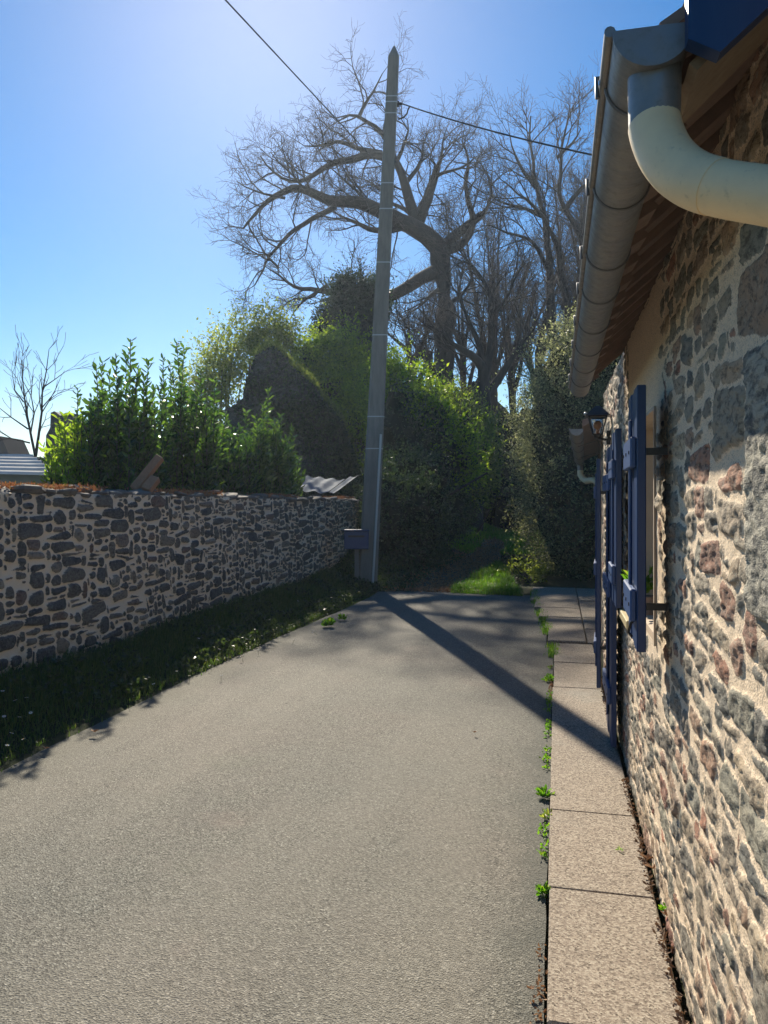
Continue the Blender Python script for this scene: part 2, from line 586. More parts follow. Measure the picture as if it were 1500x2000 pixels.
def stone_field(S, Z, stones, r, mortar, warp=0.02, seed=1, drop=None):
    """S, Z: 1-D coordinates. returns signed inside distance, stone random, tilted face height"""
    gs, gz = np.meshgrid(S, Z, indexing='ij')
    ws = gs + warp * 2.4 * fbm(gs * 3.5, gz * 3.5, 3, seed) + warp * 0.8 * fbm(gs * 14, gz * 14, 2, seed + 5)
    wz = gz + warp * 3.4 * fbm(gs * 2.2, gz * 2.2, 3, seed + 9) + warp * 0.8 * fbm(gs * 14, gz * 14, 2, seed + 15)
    val = np.full(gs.shape, -0.05)
    rnd = np.zeros(gs.shape)
    tilt = np.zeros(gs.shape)
    mg = warp * 3 + 0.03
    for (a, b, c_, d, big) in stones:
        if drop and drop((a + b) / 2, (c_ + d) / 2):
            continue
        i0, i1 = np.searchsorted(S, (a - mg, b + mg))
        j0, j1 = np.searchsorted(Z, (c_ - mg, d + mg))
        if i1 <= i0 or j1 <= j0:
            continue
        x = ws[i0:i1, j0:j1]; y = wz[i0:i1, j0:j1]
        m = mortar * r.uniform(0.6, 1.5) / 2
        hx, hz = (b - a) / 2 - m, (d - c_) / 2 - m
        if hx < 0.008 or hz < 0.008:
            continue
        cx, cz = (a + b) / 2 + r.normal() * m * .4, (c_ + d) / 2 + r.normal() * m * .4
        q = min(hx, hz)
        nsd = r.integers(5, 9)
        ang = np.sort((np.arange(nsd) + r.uniform(-.3, .3, nsd)) / nsd * 2 * math.pi) + r.uniform(-.2, .2)
        # planes of a box, tilted at random, and random corner cuts
        pl = []
        for (nx_, nz_, dd) in ((1, 0, hx), (-1, 0, hx), (0, 1, hz), (0, -1, hz)):
            t_ = r.normal() * 0.11 * (0.6 if big else 1)
            pl.append((nx_ * math.cos(t_) - nz_ * math.sin(t_), nx_ * math.sin(t_) + nz_ * math.cos(t_), dd))
        for sx_, sz_ in ((1, 1), (1, -1), (-1, 1), (-1, -1)):
            t_ = r.uniform(0.45, 1.1)
            n_ = (sx_ * math.cos(t_), sz_ * math.sin(t_))
            pl.append((n_[0], n_[1], abs(n_[0]) * hx + abs(n_[1]) * hz - q * r.uniform(0.05, 0.62) * (0.4 if big else 1)))
        e = None
        kk = 260.0
        acc = 0
        for (n1, n2, dd) in pl:
            acc = acc + np.exp(np.clip(kk * (n1 * (x - cx) + n2 * (y - cz) - dd), -60, 60))
        v_ = -np.log(acc) / kk
        sub = val[i0:i1, j0:j1]
        up = v_ > sub
        sub[up] = v_[up]
        rv = r.random()
        rnd[i0:i1, j0:j1][up] = rv
        tl = (x - cx) * r.normal() * 0.06 + (y - cz) * r.normal() * 0.08 + r.uniform(0.3, 1.0) * 0.012
        tilt[i0:i1, j0:j1][up] = tl[up]
    return gs, gz, val, rnd, tilt


def grid_faces(nx, nz, keep=None):
    i, j = np.meshgrid(np.arange(nx - 1), np.arange(nz - 1), indexing='ij')
    a = i * nz + j
    q = np.stack([a, a + nz, a + nz + 1, a + 1], -1).reshape(-1, 4)
    if keep is not None:
        q = q[keep[:-1, :-1].reshape(-1)]
    return q


# ------------------------------------------------------------------ foliage
def unit(v):
    return v / np.maximum(np.linalg.norm(v, axis=-1, keepdims=True), 1e-9)


def leaf_arrays(pos, axis, length, width, r, fold=0.25, six=False):
    n = len(pos)
    axis = unit(axis)
    side = unit(np.cross(axis, unit(r.normal(size=(n, 3)))))
    nrm = np.cross(axis, side)
    L = np.asarray(length).reshape(-1, 1) * np.ones((n, 1)); W = np.asarray(width).reshape(-1, 1) * np.ones((n, 1))
    if six:
        cols = [pos,
                pos + axis * L * .33 + side * W * .46 + nrm * W * fold, pos + axis * L * .72 + side * W * .36 + nrm * W * fold * .6,
                pos + axis * L + nrm * L * -.08,
                pos + axis * L * .72 - side * W * .36 + nrm * W * fold * .6, pos + axis * L * .33 - side * W * .46 + nrm * W * fold]
        v = np.stack(cols, 1).reshape(-1, 3)
        b = np.arange(n)[:, None] * 6
        f = np.concatenate([b + np.array([[0, 1, 2, 3]]), b + np.array([[0, 3, 4, 5]])], 0)
        return v, f
    cols = [pos, pos + axis * L * .45 + side * W * .5 + nrm * W * fold, pos + axis * L, pos + axis * L * .45 - side * W * .5 + nrm * W * fold]
    v = np.stack(cols, 1).reshape(-1, 3)
    f = np.arange(n * 4).reshape(-1, 4)
    return v, f


def join_arrays(parts):
    vs, fs, ms = [], [], []
    b = 0
    for (v, f, m) in parts:
        vs.append(v); fs.append(f + b); ms.append(np.full(len(f), m)); b += len(v)
    return np.concatenate(vs), np.concatenate(fs), np.concatenate(ms)


def sphere_grid(n=22, m=16):
    th = np.linspace(0, 2 * math.pi, n, endpoint=False); ph = np.linspace(0.02, math.pi - 0.02, m)
    t, p = np.meshgrid(th, ph, indexing='ij')
    d = np.stack([np.sin(p) * np.cos(t), np.sin(p) * np.sin(t), np.cos(p)], -1).reshape(-1, 3)
    fs = []
    for i in range(n):
        for j in range(m - 1):
            a = i * m + j; b = ((i + 1) % n) * m + j
            fs.append((a, a + 1, b + 1, b))
    return d, np.array(fs)


def lump(d, seed, amp):
    return 1 + amp * (fbm(d[:, 0] * 2.3 + 5, d[:, 1] * 2.3 + d[:, 2] * 2.9, 3, seed) + fbm(d[:, 2] * 3.1 + 9, d[:, 0] * 1.9 - d[:, 1] * 2.5, 3, seed + 4)) * 1.5


def cloud(name, mats, blobs, size, r, parent=None, core=0.72, shape=2.0, amp=0.32, up=0.2, clump=0.14, depth=0.25, aspect=0.55, sprig=0.75):
    """leaf clumps through the outer shell of lumpy blobs, over a solid dark core added to block light"""
    parts = []
    for bi, (c_, rad, n) in enumerate(blobs):
        c_ = np.array(c_, float); rad = np.array(rad, float)
        sd_ = int(r.integers(1000))
        ncl = max(8, n // 26)
        d = unit(r.normal(size=(ncl, 3)))
        sup = 1 / (np.abs(d) ** shape).sum(1) ** (1 / shape)
        rr = sup * lump(d, sd_, amp) * (1 - depth * r.random(ncl) ** 1.6)
        cl = c_ + d * rad * rr[:, None]
        idx = r.integers(ncl, size=n)
        sp = clump * (0.5 + r.random(ncl))[idx][:, None]
        pos = cl[idx] + r.normal(size=(n, 3)) * sp * rad.mean() ** 0.5
        ax = d[idx] * 0.5 + r.normal(size=(n, 3)) * 0.8 + np.array([0, 0, up])
        L = size * r.uniform(.6, 1.35, n)
        v, f = leaf_arrays(pos, ax, L, L * aspect, r)
        parts.append((v, f, 0))
        ns = max(6, n // 110)
        dsp = unit(r.normal(size=(ns, 3)) + np.array([0, 0, .5]))
        sup2 = 1 / (np.abs(dsp) ** shape).sum(1) ** (1 / shape)
        p0 = c_ + dsp * rad * (sup2 * lump(dsp, sd_, amp) * .93)[:, None]
        dirs = unit(dsp * .7 + r.normal(size=(ns, 3)) * .35 + np.array([0, 0, .55]))
        Ls = sprig * r.uniform(.4, 1.3, ns)
        kk_ = 11
        tt = np.linspace(0.05, 1, kk_)
        sp_ = (p0[:, None] + dirs[:, None] * (Ls[:, None] * tt[None])[..., None]).reshape(-1, 3) + r.normal(size=(ns * kk_, 3)) * size * .35
        v, f = leaf_arrays(sp_, np.repeat(dirs, kk_, 0) * .6 + r.normal(size=(ns * kk_, 3)) * .6, size * r.uniform(.5, 1.1, ns * kk_), size * aspect * .8, r)
        parts.append((v, f, 0))
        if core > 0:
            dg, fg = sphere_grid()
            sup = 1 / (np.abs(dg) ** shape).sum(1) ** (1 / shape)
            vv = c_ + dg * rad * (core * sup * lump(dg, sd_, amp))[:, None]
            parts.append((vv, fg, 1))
    v, f, m = join_arrays(parts)
    v[:, 2] = np.maximum(v[:, 2], -0.02)
    return np_mesh(name, v, f, mats, parent, False, mi=m)


class Tubes:
    def __init__(self):
        self.v, self.f, self.m, self.b = [], [], [], 0

    def add(self, pts, radii, n=4, mi=0):
        pts = np.asarray(pts, float); radii = np.asarray(radii, float)
        k_ = len(pts)
        t = np.gradient(pts, axis=0)
        t = unit(t)
        ref = np.array([0.3, 0.9, 0.1]) if abs(t[:, 1]).mean() < .8 else np.array([1, 0, 0.2])
        a = unit(np.cross(t, ref)); b = np.cross(t, a)
        th = np.arange(n) / n * 2 * math.pi
        ring = pts[:, None] + (a[:, None] * np.cos(th)[None, :, None] + b[:, None] * np.sin(th)[None, :, None]) * radii[:, None, None]
        i, j = np.meshgrid(np.arange(k_ - 1), np.arange(n), indexing='ij')
        a0 = i * n + j; a1 = i * n + (j + 1) % n
        f = np.stack([a0, a1, a1 + n, a0 + n], -1).reshape(-1, 4) + self.b
        self.v.append(ring.reshape(-1, 3)); self.f.append(f); self.m.append(np.full(len(f), mi)); self.b += k_ * n

    def build(self, name, mats, parent=None):
        return np_mesh(name, np.concatenate(self.v), np.concatenate(self.f), mats, parent, True, mi=np.concatenate(self.m))


def smooth_poly(pts, step):
    pts = np.asarray(pts, float)
    seg = np.linalg.norm(np.diff(pts, axis=0), axis=1)
    s = np.concatenate([[0], np.cumsum(seg)])
    n = max(3, int(s[-1] / step) + 1)
    u = np.linspace(0, s[-1], n)
    out = np.stack([np.interp(u, s, pts[:, i]) for i in range(3)], 1)
    for _ in range(1):
        out[1:-1] = out[1:-1] * .5 + (out[:-2] + out[2:]) * .25
    return out


def grow(tw, pts, rad, level, cfg, r):
    """children of one branch, recursively"""
    if level >= len(cfg):
        return
    sp, L0, L1, ang, wig, upw, r1, n = cfg[level]
    seg = np.linalg.norm(np.diff(pts, axis=0), axis=1)
    s = np.concatenate([[0], np.cumsum(seg)])
    T = s[-1]
    u = (0.18 if level else 0.1) * T
    tang = unit(np.gradient(pts, axis=0))
    while u < T:
        i = min(int(np.searchsorted(s, u)), len(pts) - 1)
        p = pts[i]; t = tang[i]
        pr = rad[i]
        perp = unit(np.cross(t, r.normal(size=3)))
        a = ang * r.uniform(.6, 1.3)
        d = unit(t * math.cos(a) + perp * math.sin(a))
        Lc = r.uniform(L0, L1) * (1.0 - 0.35 * u / T)
        k_ = max(3, int(Lc / 0.28)) if level < 2 else 3
        st = Lc / k_
        cp = [p]
        for q in range(k_):
            d = unit(d + r.normal(size=3) * wig + np.array([0, 0, upw]))
            cp.append(cp[-1] + d * st)
        cp = np.array(cp)
        ra = min(pr * .75, r1)
        rr = np.linspace(ra, max(ra * .35, 0.0045), len(cp))
        tw.add(cp, rr, n, 1 if level > 0 else 0)
        grow(tw, cp, rr, level + 1, cfg, r)
        u += sp * r.uniform(.5, 1.5)


def bare_tree(name, label, D, trunk, limbs, cfg, seed, group=None, depth_spread=3.0, parent_thing=None):
    """trunk: [(px, py, radius)]; limbs: [( [(px,py),...], r0, r1, lean )] - lean is how far the tip comes forward/back"""
    r = np.random.default_rng(seed)
    base = P(trunk[0][0], HY, D)
    t = thing(name, label, 'tree', (base.x, base.y, 0), group)
    tb = Tubes()
    tp = np.array([P(x, y, D) for x, y, _ in trunk])
    tp[0, 2] = -0.1
    rad = np.array([q[2] for q in trunk])
    pp = smooth_poly(tp, 0.5)
    rr = np.interp(np.linspace(0, 1, len(pp)), np.linspace(0, 1, len(rad)), rad)
    pp[1:-1] += r.normal(size=(len(pp) - 2, 3)) * rr[1:-1, None] * 0.10
    rr = rr * (1 + 0.10 * r.normal(size=len(rr)))
    tb.add(pp, rr, 12, 0)
    tb.build('trunk', [M['bark'], M['twig']], t)
    tw = Tubes()
    for (px, r0, r1, lean) in limbs:
        px = [(x, y + (330 - y) * .24 if y < 330 else y) for x, y in px]
        n = len(px)
        d0 = 0 if not isinstance(lean, tuple) else lean[0]
        d1 = lean if not isinstance(lean, tuple) else lean[1]
        d0, d1 = d0 * .35, d1 * .35
        q = np.array([P(x, y, D + d0 + (d1 - d0) * i / (n - 1)) for i, (x, y) in enumerate(px)])
        q = smooth_poly(q, 0.35)
        r0, r1 = r0 * 1.35, r1 * 1.2
        q[2:] += np.cumsum(r.normal(size=(len(q) - 2, 3)) * 0.025, axis=0)
        ra = np.linspace(r0, r1, len(q))
        tw.add(q, ra, 7, 0)
        grow(tw, q, ra, 0, cfg, r)
    tw.build('crown', [M['bark'], M['twig']], t)
    return t


# ================================================================== SETTING
def zg(X, Y):
    """ground height"""
    X = np.asarray(X, float); Y = np.asarray(Y, float)
    s = lambda v, a, b: np.clip((v - a) / (b - a), 0, 1) ** 2 * (3 - 2 * np.clip((v - a) / (b - a), 0, 1))
    verge = s(-X, 2.85, 3.7) * 0.17
    lane = (X > -3.15) & (X < 6.0) & (Y < 13.1)
    z = verge + 0.05 * fbm(X * .8, Y * .8, 4, 3) * s(-X, 2.7, 3.3)
    far = s(Y, 12.6, 15) * (0.10 + 0.12 * fbm(X * .5, Y * .5, 4, 8)) + s(Y, 14, 40) * 0.15
    bank = s(Y, 12.5, 15) * s(-X, 2.0, 3.2) * 0.35 + s(Y, 12.5, 15) * s(X, -0.9, 0.1) * 0.05
    z = z + far + bank
    roadside = (X > -2.95) & (Y < 12.3)
    return np.where(roadside, -0.03, z)


xs = np.concatenate([-np.geomspace(150, 8, 26), np.arange(-7.6, 2.4, 0.09), np.geomspace(2.6, 150, 26)])
ys = np.concatenate([-np.geomspace(40, 2, 10), np.arange(-1.5, 30, 0.14), np.geomspace(31, 220, 26)])
gx, gy = np.meshgrid(xs, ys, indexing='ij')
gz = zg(gx, gy)
ground = np_mesh('ground', np.stack([gx, gy, gz], -1).reshape(-1, 3), grid_faces(len(xs), len(ys)), M['ground'], None, True)
tag(ground, kind='structure')


# road: left edge and far edge ragged
def road_left(Y):
    return -3.03 + 0.22 * np.clip((Y - 6) / 5, 0, 1) + 0.10 * fbm(Y * 1.2, Y * 0 + 3, 4, 5)


def road_right(Y):
    return -0.036 - 0.075 * np.clip((Y - 7.9) / .2, 0, 1) - 0.24 * np.clip((Y - 9) / 3, 0, 1) + 0.02 * fbm(Y * 4, Y * 0 + 8, 3, 6)


ry = np.arange(-3, 12.45, 0.10)
ru = np.linspace(0, 1, 36)
A, B = np.meshgrid(ry, ru, indexing='ij')
xl, xr_ = road_left(A), road_right(A)
RX = xl + (xr_ - xl) * B
endY = 12.15 + 0.25 * fbm(RX * 2.2, RX * 0 + 1, 4, 12)
RY = np.minimum(A, endY + 0.0 * A)
RZ = 0.004 + 0.02 * np.sin(np.clip(B, 0, 1) * math.pi) + 0.008 * fbm(RX * 1.5, RY * 1.5, 3, 2)
road = np_mesh('road', np.stack([RX, RY, RZ], -1).reshape(-1, 3), grid_faces(len(ry), len(ru)), M['road'], None, True)
tag(road, kind='structure')

# concrete pavement slabs by the house
mb = MB()
cuts = [-1.5, .6, 1.4, 2.20, 2.97, 3.72, 5.11, 6.17, 7.1, 8.02]
rs = random.Random(4)
WALLX = 0.37
for a, b in zip(cuts[:-1], cuts[1:]):
    dz = rs.uniform(-.004, .004)
    mb.box((-0.03 + rs.uniform(-.005, .004), a + 0.0022, -0.06), (WALLX - 0.02, b - 0.0022, 0.035 + dz), bevel=0.006)
for i, a in enumerate(np.arange(8.10, 13.0, 0.82)):
    for j, (x0, x1) in enumerate(((-0.10, 0.30), (0.30, 0.95))):
        x0_ = x0 - 0.30 * min(1, max(0, (a - 8.5) / 3)) if j == 0 else x0
        mb.box((x0_ + .006, a + .006, -0.05), (x1 - .006, a + .814, 0.045 + rs.uniform(-.008, .008)), bevel=0.008)
pave = mb.build('pavement', M['slab'])
tag(pave, kind='structure')

# dirt path beyond the road
ys2 = np.arange(12.0, 34, 0.2)
us2 = np.linspace(0, 1, 14)
A, B = np.meshgrid(ys2, us2, indexing='ij')
mid = -1.95 + 0.25 * np.sin((A - 12) * .25)
wd = 0.55 + 0.15 * np.sin(A * .9)
PX = mid + (B - .5) * 2 * wd + 0.1 * fbm(A * 2, B * 4, 3, 5)
PZ = zg(PX, np.maximum(A, 12.4)) + 0.02 - 0.05 * (B - .5) ** 2
path = np_mesh('path', np.stack([PX, A, PZ], -1).reshape(-1, 3), grid_faces(len(ys2), len(us2)), M['dirt'], None, True)
tag(path, kind='structure')

# ================================================================== LANE WALL (left)
LW = -3.86                                  # face of the wall
Y0, Y1 = 1.0, WY(15.3, -4.0)
lw = thing('stone_wall', 'long rubble stone wall with pale mortar joints along the grassy left verge', 'wall', (LW, (Y0 + Y1) / 2, 0))
r1 = np.random.default_rng(21)
S = np.arange(0, Y1 - Y0, 0.012)
Z = np.linspace(0, 1.62, 150)
sizes = [(3, 1), (4, 1), (6, 1), (8, 1), (4, 2), (5, 2), (7, 2), (9, 2), (3, 2), (9, 3), (5, 3), (7, 3), (10, 4), (2, 3), (3, 5), (1, 1), (2, 1), (1, 2), (4, 1)]
st = pack(Y1 - Y0, 1.75, 0.034, sizes, r1)
gs, gz_, val, rnd, tl = stone_field(S, Z, st, r1, 0.0165, 0.018, 3)
top = 1.56 - 0.008 * gs + 0.035 * fbm(gs * 1.1, gs * 0 + 2, 4, 31)
zz = gz_ / 1.62 * top
hgt = np.clip(val / 0.012, -0.5, 1) * 0.013 + tl * 0.9 * (val > 0) + 0.012 * fbm(gs * 9, gz_ * 9, 4, 7) + 0.05 * fbm(gs * .6, gz_ * .9, 3, 17)
batter = (1.6 - zz) * 0.03
V = np.stack([LW + hgt + batter, Y0 + gs, zz + 0.02], -1).reshape(-1, 3)
V0 = np.array([[LW - .45, Y0, 0], [LW - .45, Y1, 0], [LW - .45, Y1, 1.5], [LW - .45, Y0, 1.5],
               [LW + .0, Y0, 0], [LW + .0, Y1, 0], [LW + .0, Y1, 1.42], [LW + .0, Y0, 1.5]])
n0 = len(V)
Fq = np.concatenate([grid_faces(len(S), len(Z)), np.array([[0, 3, 2, 1], [0, 4, 7, 3], [1, 2, 6, 5], [3, 7, 6, 2]]) + n0])
V = np.concatenate([V, V0])
pad = lambda a, f: np.concatenate([a.reshape(-1), np.full(8, f)])
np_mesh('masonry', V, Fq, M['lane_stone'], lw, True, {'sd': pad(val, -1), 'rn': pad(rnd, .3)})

# coping: flat irregular stones bedded on the top


def rock(mb, c_, rx, ry_, rz, r, mi=0, rot=None, n=8):
    th = np.sort((np.arange(n) + r.uniform(-.35, .35, n)) / n * 2 * math.pi)
    k1 = r.uniform(.75, 1.1, n)
    a = rot if rot is not None else r.uniform(-.4, .4)
    ca, sa = math.cos(a), math.sin(a)
    tx, ty = r.normal() * .10, r.normal() * .10
    vs = []
    for zf, sc in ((-1, .85), (-.2, 1.0), (.6, .97), (1, .78)):
        for t_, q in zip(th, k1):
            x = math.cos(t_) * rx * q * sc; y = math.sin(t_) * ry_ * q * sc
            X_, Y_ = x * ca - y * sa, x * sa + y * ca
            vs.append((c_[0] + X_, c_[1] + Y_, c_[2] + zf * rz + tx * X_ + ty * Y_ + r.normal() * .003))
    fs = [tuple(range(n - 1, -1, -1)), tuple(range(3 * n, 4 * n))]
    for l_ in range(3):
        for j in range(n):
            j2 = (j + 1) % n
            fs.append((l_ * n + j, l_ * n + j2, (l_ + 1) * n + j2, (l_ + 1) * n + j))
    mb.add(vs, fs, mi)


mb = MB()
y = Y0
while y < Y1:
    ln = r1.uniform(.12, .34)
    tz = 1.56 - 0.008 * (y - Y0) + 0.035 * float(fbm(np.array([(y - Y0) * 1.1]), np.array([2.0]), 4, 31)[0]) + .02
    for xx in (LW - .07, LW - .28):
        if r1.random() < .9:
            rock(mb, (xx + r1.normal() * .02, y + ln / 2, tz + r1.uniform(0, .02)), r1.uniform(.09, .15), ln * .56, r1.uniform(.012, .03), r1)
    if r1.random() < .22:
        rock(mb, (LW - .15, y + ln / 2, tz + .05), .12, ln * .5, .02, r1)
    y += ln
mb.build('coping', M['slate'], lw)
# dry red moss and debris on the top
n = 20000
yy_ = Y0 + (Y1 - Y0) * r1.random(n) ** 1.6
keep = fbm(yy_ * 1.5, yy_ * 0, 3, 44) > -0.03
yy_ = yy_[keep]; n = len(yy_)
pos = np.stack([LW - .02 - r1.random(n) * .35, yy_, 1.60 - 0.008 * (yy_ - Y0) + r1.random(n) * .05], -1)
v, f = leaf_arrays(pos, r1.normal(size=(n, 3)) + [0, 0, .4], r1.uniform(.015, .04, n), .012, r1)
np_mesh('moss', v, f, M['moss'], lw)

# ================================================================== HOUSE (right)
HY0, HY1 = 0.75, 6.62
EAVE = 2.16                                 # gutter rim height
house = thing('house', 'low stone cottage with blue shutters and zinc gutter close on the right', 'house', (WALLX, 3.6, 0))
r2 = np.random.default_rng(5)
k1 = 560
Sg = HY0 + (HY1 - HY0) * (np.linspace(0, 1, k1) ** 1.55) * 0.86 + (HY1 - HY0) * 0.14 * np.linspace(0, 1, k1)
S = Sg - HY0
Z = np.linspace(0, 2.36, 400)
WIN = (WY(3.0), WY(4.0), 0.93, 1.86)        # opening y0, y1, z0, z1
DOOR = (WY(5.02), WY(5.68), 0.03, 1.80)


def nostone(s, z):
    yq = s + HY0
    if WIN[0] - .12 < yq < WIN[1] + .12 and z > 1.80:
        return True
    if WIN[0] - .04 < yq < WIN[1] + .04 and z > 0.9:
        return True
    return False


sizes = [(3, 1), (4, 1), (5, 1), (4, 2), (5, 2), (6, 2), (3, 2), (2, 1), (7, 2), (6, 3), (8, 3), (5, 3), (2, 2), (1, 1), (3, 1), (4, 2)]
yb = lambda D: WY(D, .37) - HY0
bigs = [(yb(1.27), yb(1.49), 1.26, 1.76), (yb(1.33), yb(1.66), 1.80, 1.98), (yb(1.55), yb(1.90), 1.60, 1.76),
        (yb(1.30), yb(1.62), .82, .93), (yb(1.8), yb(2.05), 1.33, 1.42), (yb(1.28), yb(1.52), .5, .62), (yb(1.95), yb(2.2), 1.56, 1.66),
        (yb(1.48), yb(1.72), 1.02, 1.12)]
st = pack(HY1 - HY0, 2.4, 0.033, sizes, r2, bigs)
gs, gz_, val, rnd, tl = stone_field(S, Z, st, r2, 0.015, 0.018, 8, nostone)
rough = fbm(gs * 22, gz_ * 34, 4, 3, 0.62)
cleave = np.abs(fbm(gs * 13, gz_ * 42, 4, 41, 0.6))
hgt = np.clip(val / 0.006, -0.6, 1) * 0.003 + (tl * 0.45 + rough * 0.015 - cleave * 0.022) * np.clip(val / .008, 0, 1) \
    + 0.005 * fbm(gs * 34, gz_ * 34, 3, 7) + 0.012 * fbm(gs * 1.4, gz_ * 1.7, 3, 17)
hole = lambda w_: (gs + HY0 > w_[0]) & (gs + HY0 < w_[1]) & (gz_ > w_[2]) & (gz_ < w_[3])
keep = ~(hole(WIN) | hole(DOOR))
V = np.stack([WALLX - hgt + 0.006, HY0 + gs, gz_], -1).reshape(-1, 3)
fq = grid_faces(len(S), len(Z), keep)[:, ::-1]
np_mesh('front_wall', V, fq, M['house_stone'], house, True, {'sd': val.reshape(-1), 'rn': rnd.reshape(-1)})
# wall thickness: reveals, far end, gables and back
mb = MB()
X1 = WALLX + .45
mb.box((WALLX + .03, HY0 + .01, 0), (X1, WIN[0], 2.34))
mb.box((WALLX + .03, WIN[1], 0), (X1, DOOR[0], 2.34))
mb.box((WALLX + .03, DOOR[1], 0), (X1, HY1 - .01, 2.34))
mb.box((WALLX + .031, WIN[0], 0), (X1 - .002, WIN[1], WIN[2]))
mb.box((WALLX + .031, WIN[0], WIN[3]), (X1 - .002, WIN[1], 2.335))
mb.box((WALLX + .031, DOOR[0], DOOR[3]), (X1 - .002, DOOR[1], 2.335))
for (a, b, c_, d) in (WIN, DOOR):          # plaster linings standing just inside the openings
    mb.box((WALLX - .004, a - .002, c_), (WALLX + .05, a + .012, d), 1)
    mb.box((WALLX - .004, b - .012, c_), (WALLX + .05, b + .002, d), 1)
    mb.box((WALLX - .004, a + .012, d - .012), (WALLX + .05, b - .012, d + .002), 1)
mb.build('wall_core', [M['plaster'], M['plaster']], house)
mb = MB()
RIDX, RIDZ = 3.1, 5.0
for yq in (HY0 + .02, 4.45):
    mb.prism([(X1, yq, 0), (5.8, yq, 0), (5.8, yq, 2.4), (RIDX, yq, RIDZ - .15), (X1, yq, 2.9)], (0, .3, 0))
mb.box((5.8, HY0 + .02, 0), (6.1, 6.6, 2.4))
mb.prism([(X1, 6.32, 0), (5.8, 6.32, 0), (5.8, 6.32, 2.3), (X1, 6.32, 2.3)], (0, .3, 0))
mb.build('gable_wall', M['render_far'], house)

# dressed stone block at the near end of the wall, tooled face
k = NT('tooled_granite')
f1 = k.noise(16, 5, .75, vec=k.mapped((1, 1, 2.6))); f2 = k.noise(90, 4, .7)
c = k.mix(k.rng(f1, .38, .6), (.10, .10, .095), (.40, .37, .30))
c = k.mix(k.rng(f2, .55, .72, 0, .6), c, (.56, .52, .43))
k.base(c); k.set(.9, 0, .3)
k.bump(f2, .9, .003, k.bump(f1, 1.0, .012))
qs = np.linspace(WY(1.25, .37), WY(1.492, .37), 46); qz = np.linspace(1.275, 1.785, 80)
QY, QZ = np.meshgrid(qs, qz, indexing='ij')
ed = np.minimum(np.minimum(QY - qs[0], qs[-1] - QY), np.minimum(QZ - qz[0], qz[-1] - QZ))
QX = WALLX - .030 * np.clip(ed / .014, 0, 1) ** .6 - .016 * fbm(QY * 26, QZ * 60, 4, 51) * np.clip(ed / .01, 0, 1) + .012
QY2 = QY + .006 * fbm(QZ * 14, QY * 0 + 1, 3, 5); QZ2 = QZ + .006 * fbm(QY * 14, QZ * 0 + 4, 3, 6)
np_mesh('dressed_stone', np.stack([QX, QY2, QZ2], -1).reshape(-1, 3), grid_faces(len(qs), len(qz))[:, ::-1], k.m, house, True)

# window and door
wf = MB()
xw = WALLX + .20
wf.box((xw, WIN[0] + .012, WIN[2]), (xw + .05, WIN[0] + .08, WIN[3] - .012))
wf.box((xw, WIN[1] - .08, WIN[2]), (xw + .05, WIN[1] - .012, WIN[3] - .012))
wf.box((xw, WIN[0] + .08, WIN[2]), (xw + .05, WIN[1] - .08, WIN[2] + .07))
wf.box((xw, WIN[0] + .08, WIN[3] - .08), (xw + .05, WIN[1] - .08, WIN[3] - .012))
ym = (WIN[0] + WIN[1]) / 2
wf.box((xw - .004, ym - .04, WIN[2] + .07), (xw + .046, ym + .04, WIN[3] - .08))
win = wf.build('window', M['wood_pale'], house)
MB().box((xw + .02, WIN[0] + .08, WIN[2] + .07), (xw + .03, WIN[1] - .08, WIN[3] - .08)).build('pane', M['glass_dark'], win)
MB().box((0.318, WY(3.62), .885), (xw - .002, WIN[1] + .03, .928), bevel=.004).build('sill', M['wood_pale'], win)
dr = MB()
dr.box((WALLX + .16, DOOR[0] + .014, .036), (WALLX + .21, DOOR[1] - .014, DOOR[3] - .014))
for q in range(5):
    yq = DOOR[0] + .05 + q * .12
    dr.box((WALLX + .15, yq, .06), (WALLX + .158, yq + .10, DOOR[3] - .06))
door = dr.build('door', M['blue'], house)
MB().tube([(WALLX + .15, DOOR[1] - .1, 1.0), (WALLX + .10, DOOR[1] - .1, 1.0), (WALLX + .10, DOOR[1] - .2, 1.0)], .009).build('handle', M['metal_black'], door)


def shutter(y0, y1, z0, z1, xn, xf, bats, th=0.030):
    """open leaf lying along the wall; xn / xf: outer face at near / far edge"""
    L = y1 - y0
    ang = math.atan2(xf - xn, L)
    mat = Matrix.Translation((xn, y0, 0)) @ Matrix.Rotation(-ang, 4, 'Z')
    b = MB()
    nb = 3 if L < .45 else 4
    w_ = L / nb
    for i in range(nb):
        b.box((0.004 * (i % 2), i * w_ + .0015, z0), (th, (i + 1) * w_ - .0015, z1), bevel=.003, mat=mat)
    leaf = b.build('shutter', M['blue'], house)
    for zc, hh in bats:
        bt_ = MB().box((-.021, .012, zc - hh / 2), (0.0, L - .02, zc + hh / 2), bevel=.005, mat=mat)
        for yq in (.05, L * .5, L - .06):
            bt_.box((-.024, yq, zc - .006), (-.020, yq + .010, zc + .006), 1, mat=mat)
        bt_.build('batten', [M['blue_pale'], M['metal_black']], leaf)
        if zc in (bats[0][0], bats[-1][0]):
            MB().box((th, -.004, zc - .012), (WALLX - xn - .01, .008, zc + .012), mat=mat).build('hinge', M['metal_black'], leaf)
    MB().box((-.013, L * .42, z0 + .12), (-.002, L * .42 + .055, z1 - .10), bevel=.004, mat=mat).build('stile', M['blue'], leaf)
    return leaf


